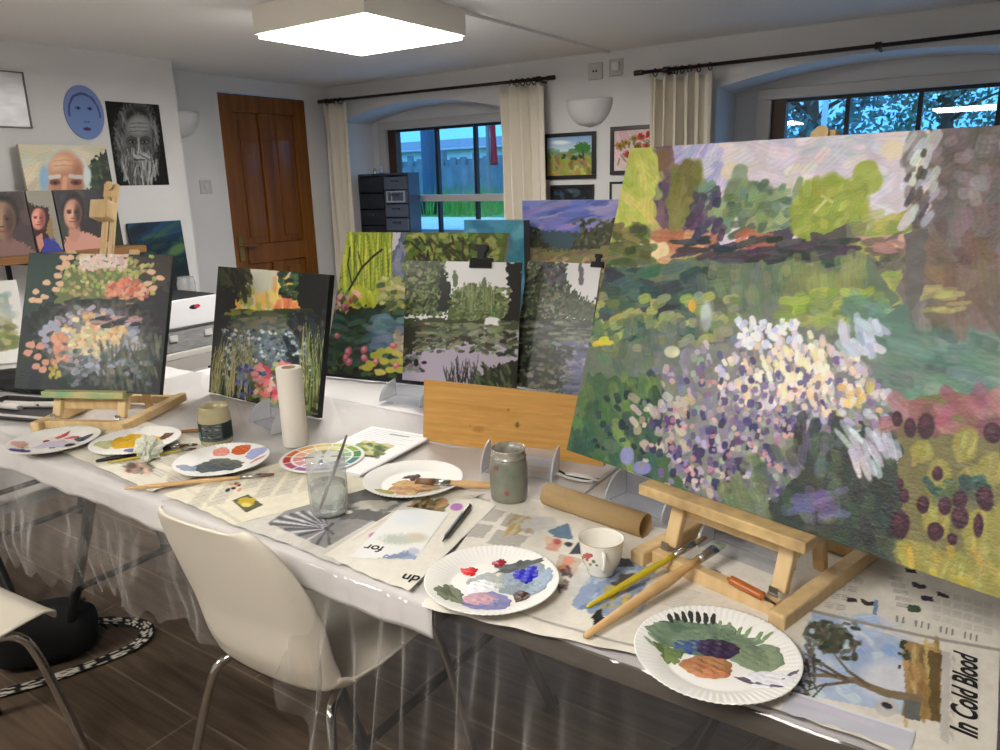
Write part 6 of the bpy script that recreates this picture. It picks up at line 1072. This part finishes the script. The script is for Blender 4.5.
A = Art(90, 120, [(129.8, 224.1), (182.8, 220.6), (196.9, 297.7), (146, 305.8)], (30, 46, 60), 37); A.P([(128, 222), (186, 218), (188, 236), (130, 244)], (34, 74, 104), jag=3); A.S(60, 130, 192, 222, 300, 14, 3, -20, 16, [(28, 44, 60), (36, 62, 76), (44, 74, 60), (24, 34, 50), (62, 90, 70)], .7); A.E(180, 250, 10, 5, (84, 112, 76), rot=-30, soft=.6); A.P([(130, 262), (200, 262), (200, 310), (130, 310)], (26, 36, 44), jag=4, al=.7)
picture('canvas_painting', A, (-3.915, 2.27, .8035, H90, .06, .315, .437, 0), .018, 'dark blue-green hill landscape leaning on the portrait wall beside the corner', 'painting', side=(30, 34, 40))
# storage under the shelf
t = thing('storage_cabinet', 'low white cabinet along the portrait wall under the shelf', 'cabinet', (PW + .002, 1.02, 0)); M_cab = mat('white_cabinet', (206, 203, 200), .45); obj('body', MB().bb(0, .34, 0, 1.62, .06, .775), M_cab, t); obj('worktop', MB().bb(0, .355, -.005, 1.625, .7755, .80), M_cab, t, bevel=.003); obj('plinth', MB().bb(0, .31, .01, 1.61, 0, .0595), mat('grey_plinth', (120, 118, 116), .6), t)
for k in range(3): d_ = obj('door', MB().bb(.3405, .356, .012 + .54 * k, .532 + .54 * k, .075, .76), M_cab, t, bevel=.002); obj('knob', MB().tube([(.356, .49 + .54 * k, .66), (.372, .49 + .54 * k, .66)], .009), M_metal, d_)
t = thing('glass_jar', 'clear jar of small paint bits on the cabinet in front of the hill landscape', 'jar', (-3.70, 2.41, .80)); obj('jar_wall', MB().lathe([(0, .002), (.045, 0), (.048, .01), (.048, .12), (.042, .135), (.042, .15)], 32), mat_film('jar_glass', (236, 240, 240), .1, .6, rough=.05, milk=.3), t, True); obj('contents', MB().lathe([(0, .004), (.043, .004), (.043, .05), (.02, .056), (0, .052)], 24), mat('mixed_bits', (120, 130, 150), .8, col2=(190, 110, 120), scale=60), t)
t = thing('side_table', 'small white table with black legs at the far left holding a white box', 'table', (-3.425, 2.115, .02)); obj('table_top', MB().bb(-.17, .17, -.20, .20, .60, .63), mat('off_white_top', (206, 202, 196), .5), t, bevel=.004); obj('cloth_skirt', MB().bb(-.173, .173, -.202, -.1995, .545, .60).bb(.1705, .173, -.202, .202, .535, .60), mat('thin_grey_cloth', (182, 176, 170), .8), t)
for sx in (-1, 1):
    for sy in (-1, 1): obj('leg', MB().bar((sx * .145, sy * .10 - .0, .60), (sx * .155, sy * .13, -.02), .03, .03), M_black, t)
t = thing('plastic_tub', 'grey translucent plastic tub under the white box at the far left', 'tub', (-3.42, 2.115, .6505)); obj('tub_wall', MB().prism([(-.15, -.165), (.15, -.165), (.15, .165), (-.15, .165)], 0, .108), mat('grey_translucent_plastic', (134, 134, 134), .25, col2=(160, 160, 160), scale=9, stretch=(1, 3, 12)), t, bevel=.008); obj('rim', MB().bb(-.157, .157, -.172, .172, .1085, .117), mat('grey_rim', (112, 112, 112), .4), t, bevel=.003); b = MB()
for y in (-.09, .1): b.bb(.1505, .158, y - .02, y + .02, .055, .085)
obj('catch', b, mat('pale_catch', (206, 204, 202), .4), t)
t = thing('white_box', 'white box with a small red and black badge standing on the grey tub', 'box', (-3.42, 2.115, .768)); obj('carton', MB().bb(-.16, .16, -.172, .172, 0, .132), mat('white_carton', (226, 226, 228), .5), t, bevel=.004); o = obj('badge', MB().prism([(.026 * math.cos(2 * PI * k / 24), .011 * math.sin(2 * PI * k / 24)) for k in range(24)], .1601, .1612, Matrix(((0, 0, 1, 0), (1, 0, 0, .035), (0, 1, 0, .088), (0, 0, 0, 1)))), mat('badge_black', (30, 28, 44), .4), t); obj('badge_tip', MB().prism([(.016 * math.cos(2 * PI * k / 24), .009 * math.sin(2 * PI * k / 24)) for k in range(24)], .1613, .1618, Matrix(((0, 0, 1, 0), (1, 0, 0, .052), (0, 1, 0, .090), (0, 0, 0, 1)))), mat('badge_red', (190, 50, 80), .4), o); b = MB(); b.bb(-.15, .15, -.16, .16, .1322, .137); obj('open_top', b, mat('dark_box_inside', (40, 40, 46), .7), t)
# matted picture and a card at the far left end
A = Art(60, 80, [(0, 0), (1, 0), (1, 1), (0, 1)], (222, 220, 216), 38); A.P([(.12, .16), (.88, .16), (.88, .84), (.12, .84)], (176, 178, 160)); A.S(40, .14, .86, .18, .5, .12, .05, 10, 40, [(196, 200, 196), (206, 206, 190), (160, 176, 180)], .6); A.S(50, .14, .86, .5, .82, .1, .04, 20, 50, [(140, 146, 96), (166, 164, 120), (110, 124, 84), (190, 180, 140)], .7)
picture('matted_picture', A, (-3.43, 1.13, .7455, R(62), .12, .30, .33, 0), .006, 'white-mounted pale landscape standing at the left end of the far table', 'picture', side=(220, 218, 214), m=M_paper)
A = Art(40, 50, [(0, 0), (1, 0), (1, 1), (0, 1)], (226, 224, 222), 39); A.S(16, .25, .8, .25, .6, .14, .06, 20, 60, [(196, 120, 176), (170, 96, 150), (216, 160, 200)], .8); A.Ln([(.5, .5), (.55, .9)], .04, (110, 130, 90))
picture('flower_card', A, (-3.20, 1.34, .7455, R(58), .10, .14, .20, 0), .003, 'white card with a violet flower beside the mounted landscape', 'card', side=(222, 220, 216), m=M_paper)
# ------------------------------------------------------------------ framed pictures between the windows
def framed(label, x0, x1, z0, z1, art, fw_=.022, mount=None):
    t = thing('framed_picture', label, 'framed picture', (x0, BV, z0), 0); W_, H_ = x1 - x0, z1 - z0; b = MB()
    for (a, c, d_, e) in ((0, W_, 0, fw_), (0, W_, H_ - fw_, H_), (0, fw_, fw_, H_ - fw_), (W_ - fw_, W_, fw_, H_ - fw_)): b.bb(a, c, -.022, -.001, d_, e)
    obj('frame', b, M_dark, t, bevel=.002); me = sheet_mesh('picture', art, W_ - 2 * fw_ + .004, H_ - 2 * fw_ + .004, .006, (40, 40, 40)); me.transform(Matrix.Translation((fw_ - .002, -.012, fw_ - .002))); link('picture', me, M_paper, t); return t
A = Art(70, 60, [(546.4, 138.3), (591.6, 135.5), (591.4, 174.6), (546.8, 175.9)], (150, 160, 100), 40); A.G(130, 152, (110, 150, 206), (206, 220, 224)); A.E(560, 143, 9, 2, (226, 232, 236), soft=.7); A.S(30, 547, 592, 150, 158, 5, 2, 0, 20, [(110, 150, 130), (96, 140, 96), (130, 170, 150)], .8); A.S(60, 547, 592, 157, 176, 5, 2, 60, 50, [(176, 178, 84), (150, 160, 70), (196, 190, 110), (130, 120, 70), (170, 130, 84)], .8); A.E(582, 148, 8, 5.5, (74, 130, 66), jag=.3); A.Ln([(582, 150), (583, 160)], 1, (70, 64, 44)); A.S(10, 560, 580, 155, 159, 2, 1.6, 0, 60, [(44, 84, 50)], .8)
framed('black-framed landscape with a single tree under the half-bowl uplighter', -2.442, -2.093, 1.408, 1.674, A)
A = Art(60, 60, [(614.3, 131.4), (655.5, 128.7), (654.5, 169), (613.9, 170.3)], (214, 190, 190), 41); A.S(30, 614, 656, 130, 170, 8, 4, 20, 50, [(222, 200, 198), (206, 180, 184)], .6)
for (x, y, c) in ((620, 146, (176, 132, 60)), (626, 143, (190, 150, 60)), (634, 139, (160, 140, 70)), (641, 137, (196, 60, 56)), (649, 135, (190, 44, 48)), (628, 154, (186, 60, 60)), (638, 146, (150, 120, 60)), (646, 146, (200, 90, 80))): A.E(x, y, 4.2, 3.2, c, jag=.4); A.E(x, y, 1.6, 1.2, (110, 90, 44))
A.S(20, 618, 650, 140, 168, 4, 1, 60, 60, [(96, 110, 60), (120, 124, 70)], .7)
framed('black-framed picture of red and yellow flowers, partly behind the cream curtain', -1.996, -1.70, 1.425, 1.690, A)
A = Art(60, 50, [(553.3, 189.2), (589.1, 188.6), (589, 228), (553.6, 227.5)], (34, 38, 44), 42); A.S(40, 556, 588, 188, 215, 5, 2, 20, 60, [(60, 76, 92), (44, 54, 66), (84, 100, 106), (30, 32, 36)], .7)
framed('black-framed dark picture low on the wall below the tree landscape', -2.396, -2.105, 1.10, 1.374, A)
A = Art(60, 50, [(612.9, 185.5), (650.8, 184.7), (649.8, 225.2), (612.5, 224.8)], (206, 204, 200), 43); A.S(14, 620, 640, 196, 215, 4, 2, 30, 50, [(150, 110, 90), (110, 120, 90)], .7)
framed('thin black-framed pale picture low on the wall beside the big canvas', -1.997, -1.72, 1.12, 1.386, A, .012)
# ------------------------------------------------------------------ plastic drawer tower on the sill of the far window
t = thing('drawer_tower', 'dark smoky plastic drawer tower on the sill of the far window', 'drawer unit', (-4.11, 4.20, .8625)); M_smoke = mat('smoky_plastic', (70, 80, 98), .25, coat=.4); M_dr = mat('smoky_drawer_front', (92, 106, 128), .2, coat=.5); M_dr2 = mat('dark_drawer_front', (52, 54, 62), .3)
b = MB(); H_ = .62; b.bb(0, .49, .0, .12, H_ - .014, H_); b.bb(0, .49, 0, .12, 0, .014); b.bb(0, .012, 0, .12, .0145, H_ - .0145); b.bb(.478, .49, 0, .12, .0145, H_ - .0145); b.bb(.252, .264, 0, .12, .0145, H_ - .0145); b.bb(.0125, .4775, .108, .12, .0145, H_ - .0145); obj('case', b, M_smoke, t)
for c, (x0, x1, n) in enumerate(((.016, .249, 5), (.267, .475, 6))):
    hh = (H_ - .036) / n
    for k in range(n):
        z = .018 + hh * k; d_ = obj('drawer', MB().bb(x0, x1, -.010, .10, z, z + hh - .008), M_dr2 if c == 0 else M_dr, t, bevel=.003); obj('pull', MB().bb((x0 + x1) / 2 - .035, (x0 + x1) / 2 + .035, -.022, -.0105, z + hh * .55, z + hh * .68), M_smoke, d_)
b = MB()
for (x0, x1, z0, z1) in ((.285, .46, .415, .425), (.285, .46, .485, .495), (.285, .297, .425, .485), (.33, .338, .425, .485), (.448, .46, .425, .485)): b.bb(x0, x1, -.0155, -.0105, z0, z1)
obj('label_holder', b, mat('pale_label_frame', (170, 178, 190), .5), t)
for x, lab in ((-3.99, 'small clear bottle on top of the drawer tower, left of the two'), (-3.93, 'small clear bottle on top of the drawer tower, right of the two')):
    o = thing('bottle', lab, 'bottle', (x, 4.26, 1.4828), 0, 'small bottles on the drawer tower'); obj('bottle_body', MB().lathe([(0, 0), (.014, 0), (.015, .003), (.015, .028), (.007, .036), (.007, .042)], 18), mat_film('bottle_glass', (220, 226, 230), .12, .6, milk=.25), o, True); obj('cap', MB().lathe([(0, .05), (.008, .05), (.008, .0425), (0, .0425)], 14), M_gloss, o)
t = thing('cable', 'white and black cable coiled on the table behind the paint-smeared jar', 'cable', (-.80, 1.40, .7495))
obj('white_wire', MB().tube(bez([(-.03, .02, 0), (.0, .0, .004), (.04, -.005, .004), (.075, .01, 0), (.06, .035, 0), (.02, .03, 0), (.01, .012, .004), (.05, .004, .009), (.09, .02, .002)], 8), .0026, 8), mat('white_cable', (214, 212, 208), .5), t, True); obj('black_wire', MB().tube(bez([(-.02, .03, .0), (.02, .012, .001), (.06, .018, .0), (.085, .03, 0)], 8), .0024, 8), M_black, t, True)
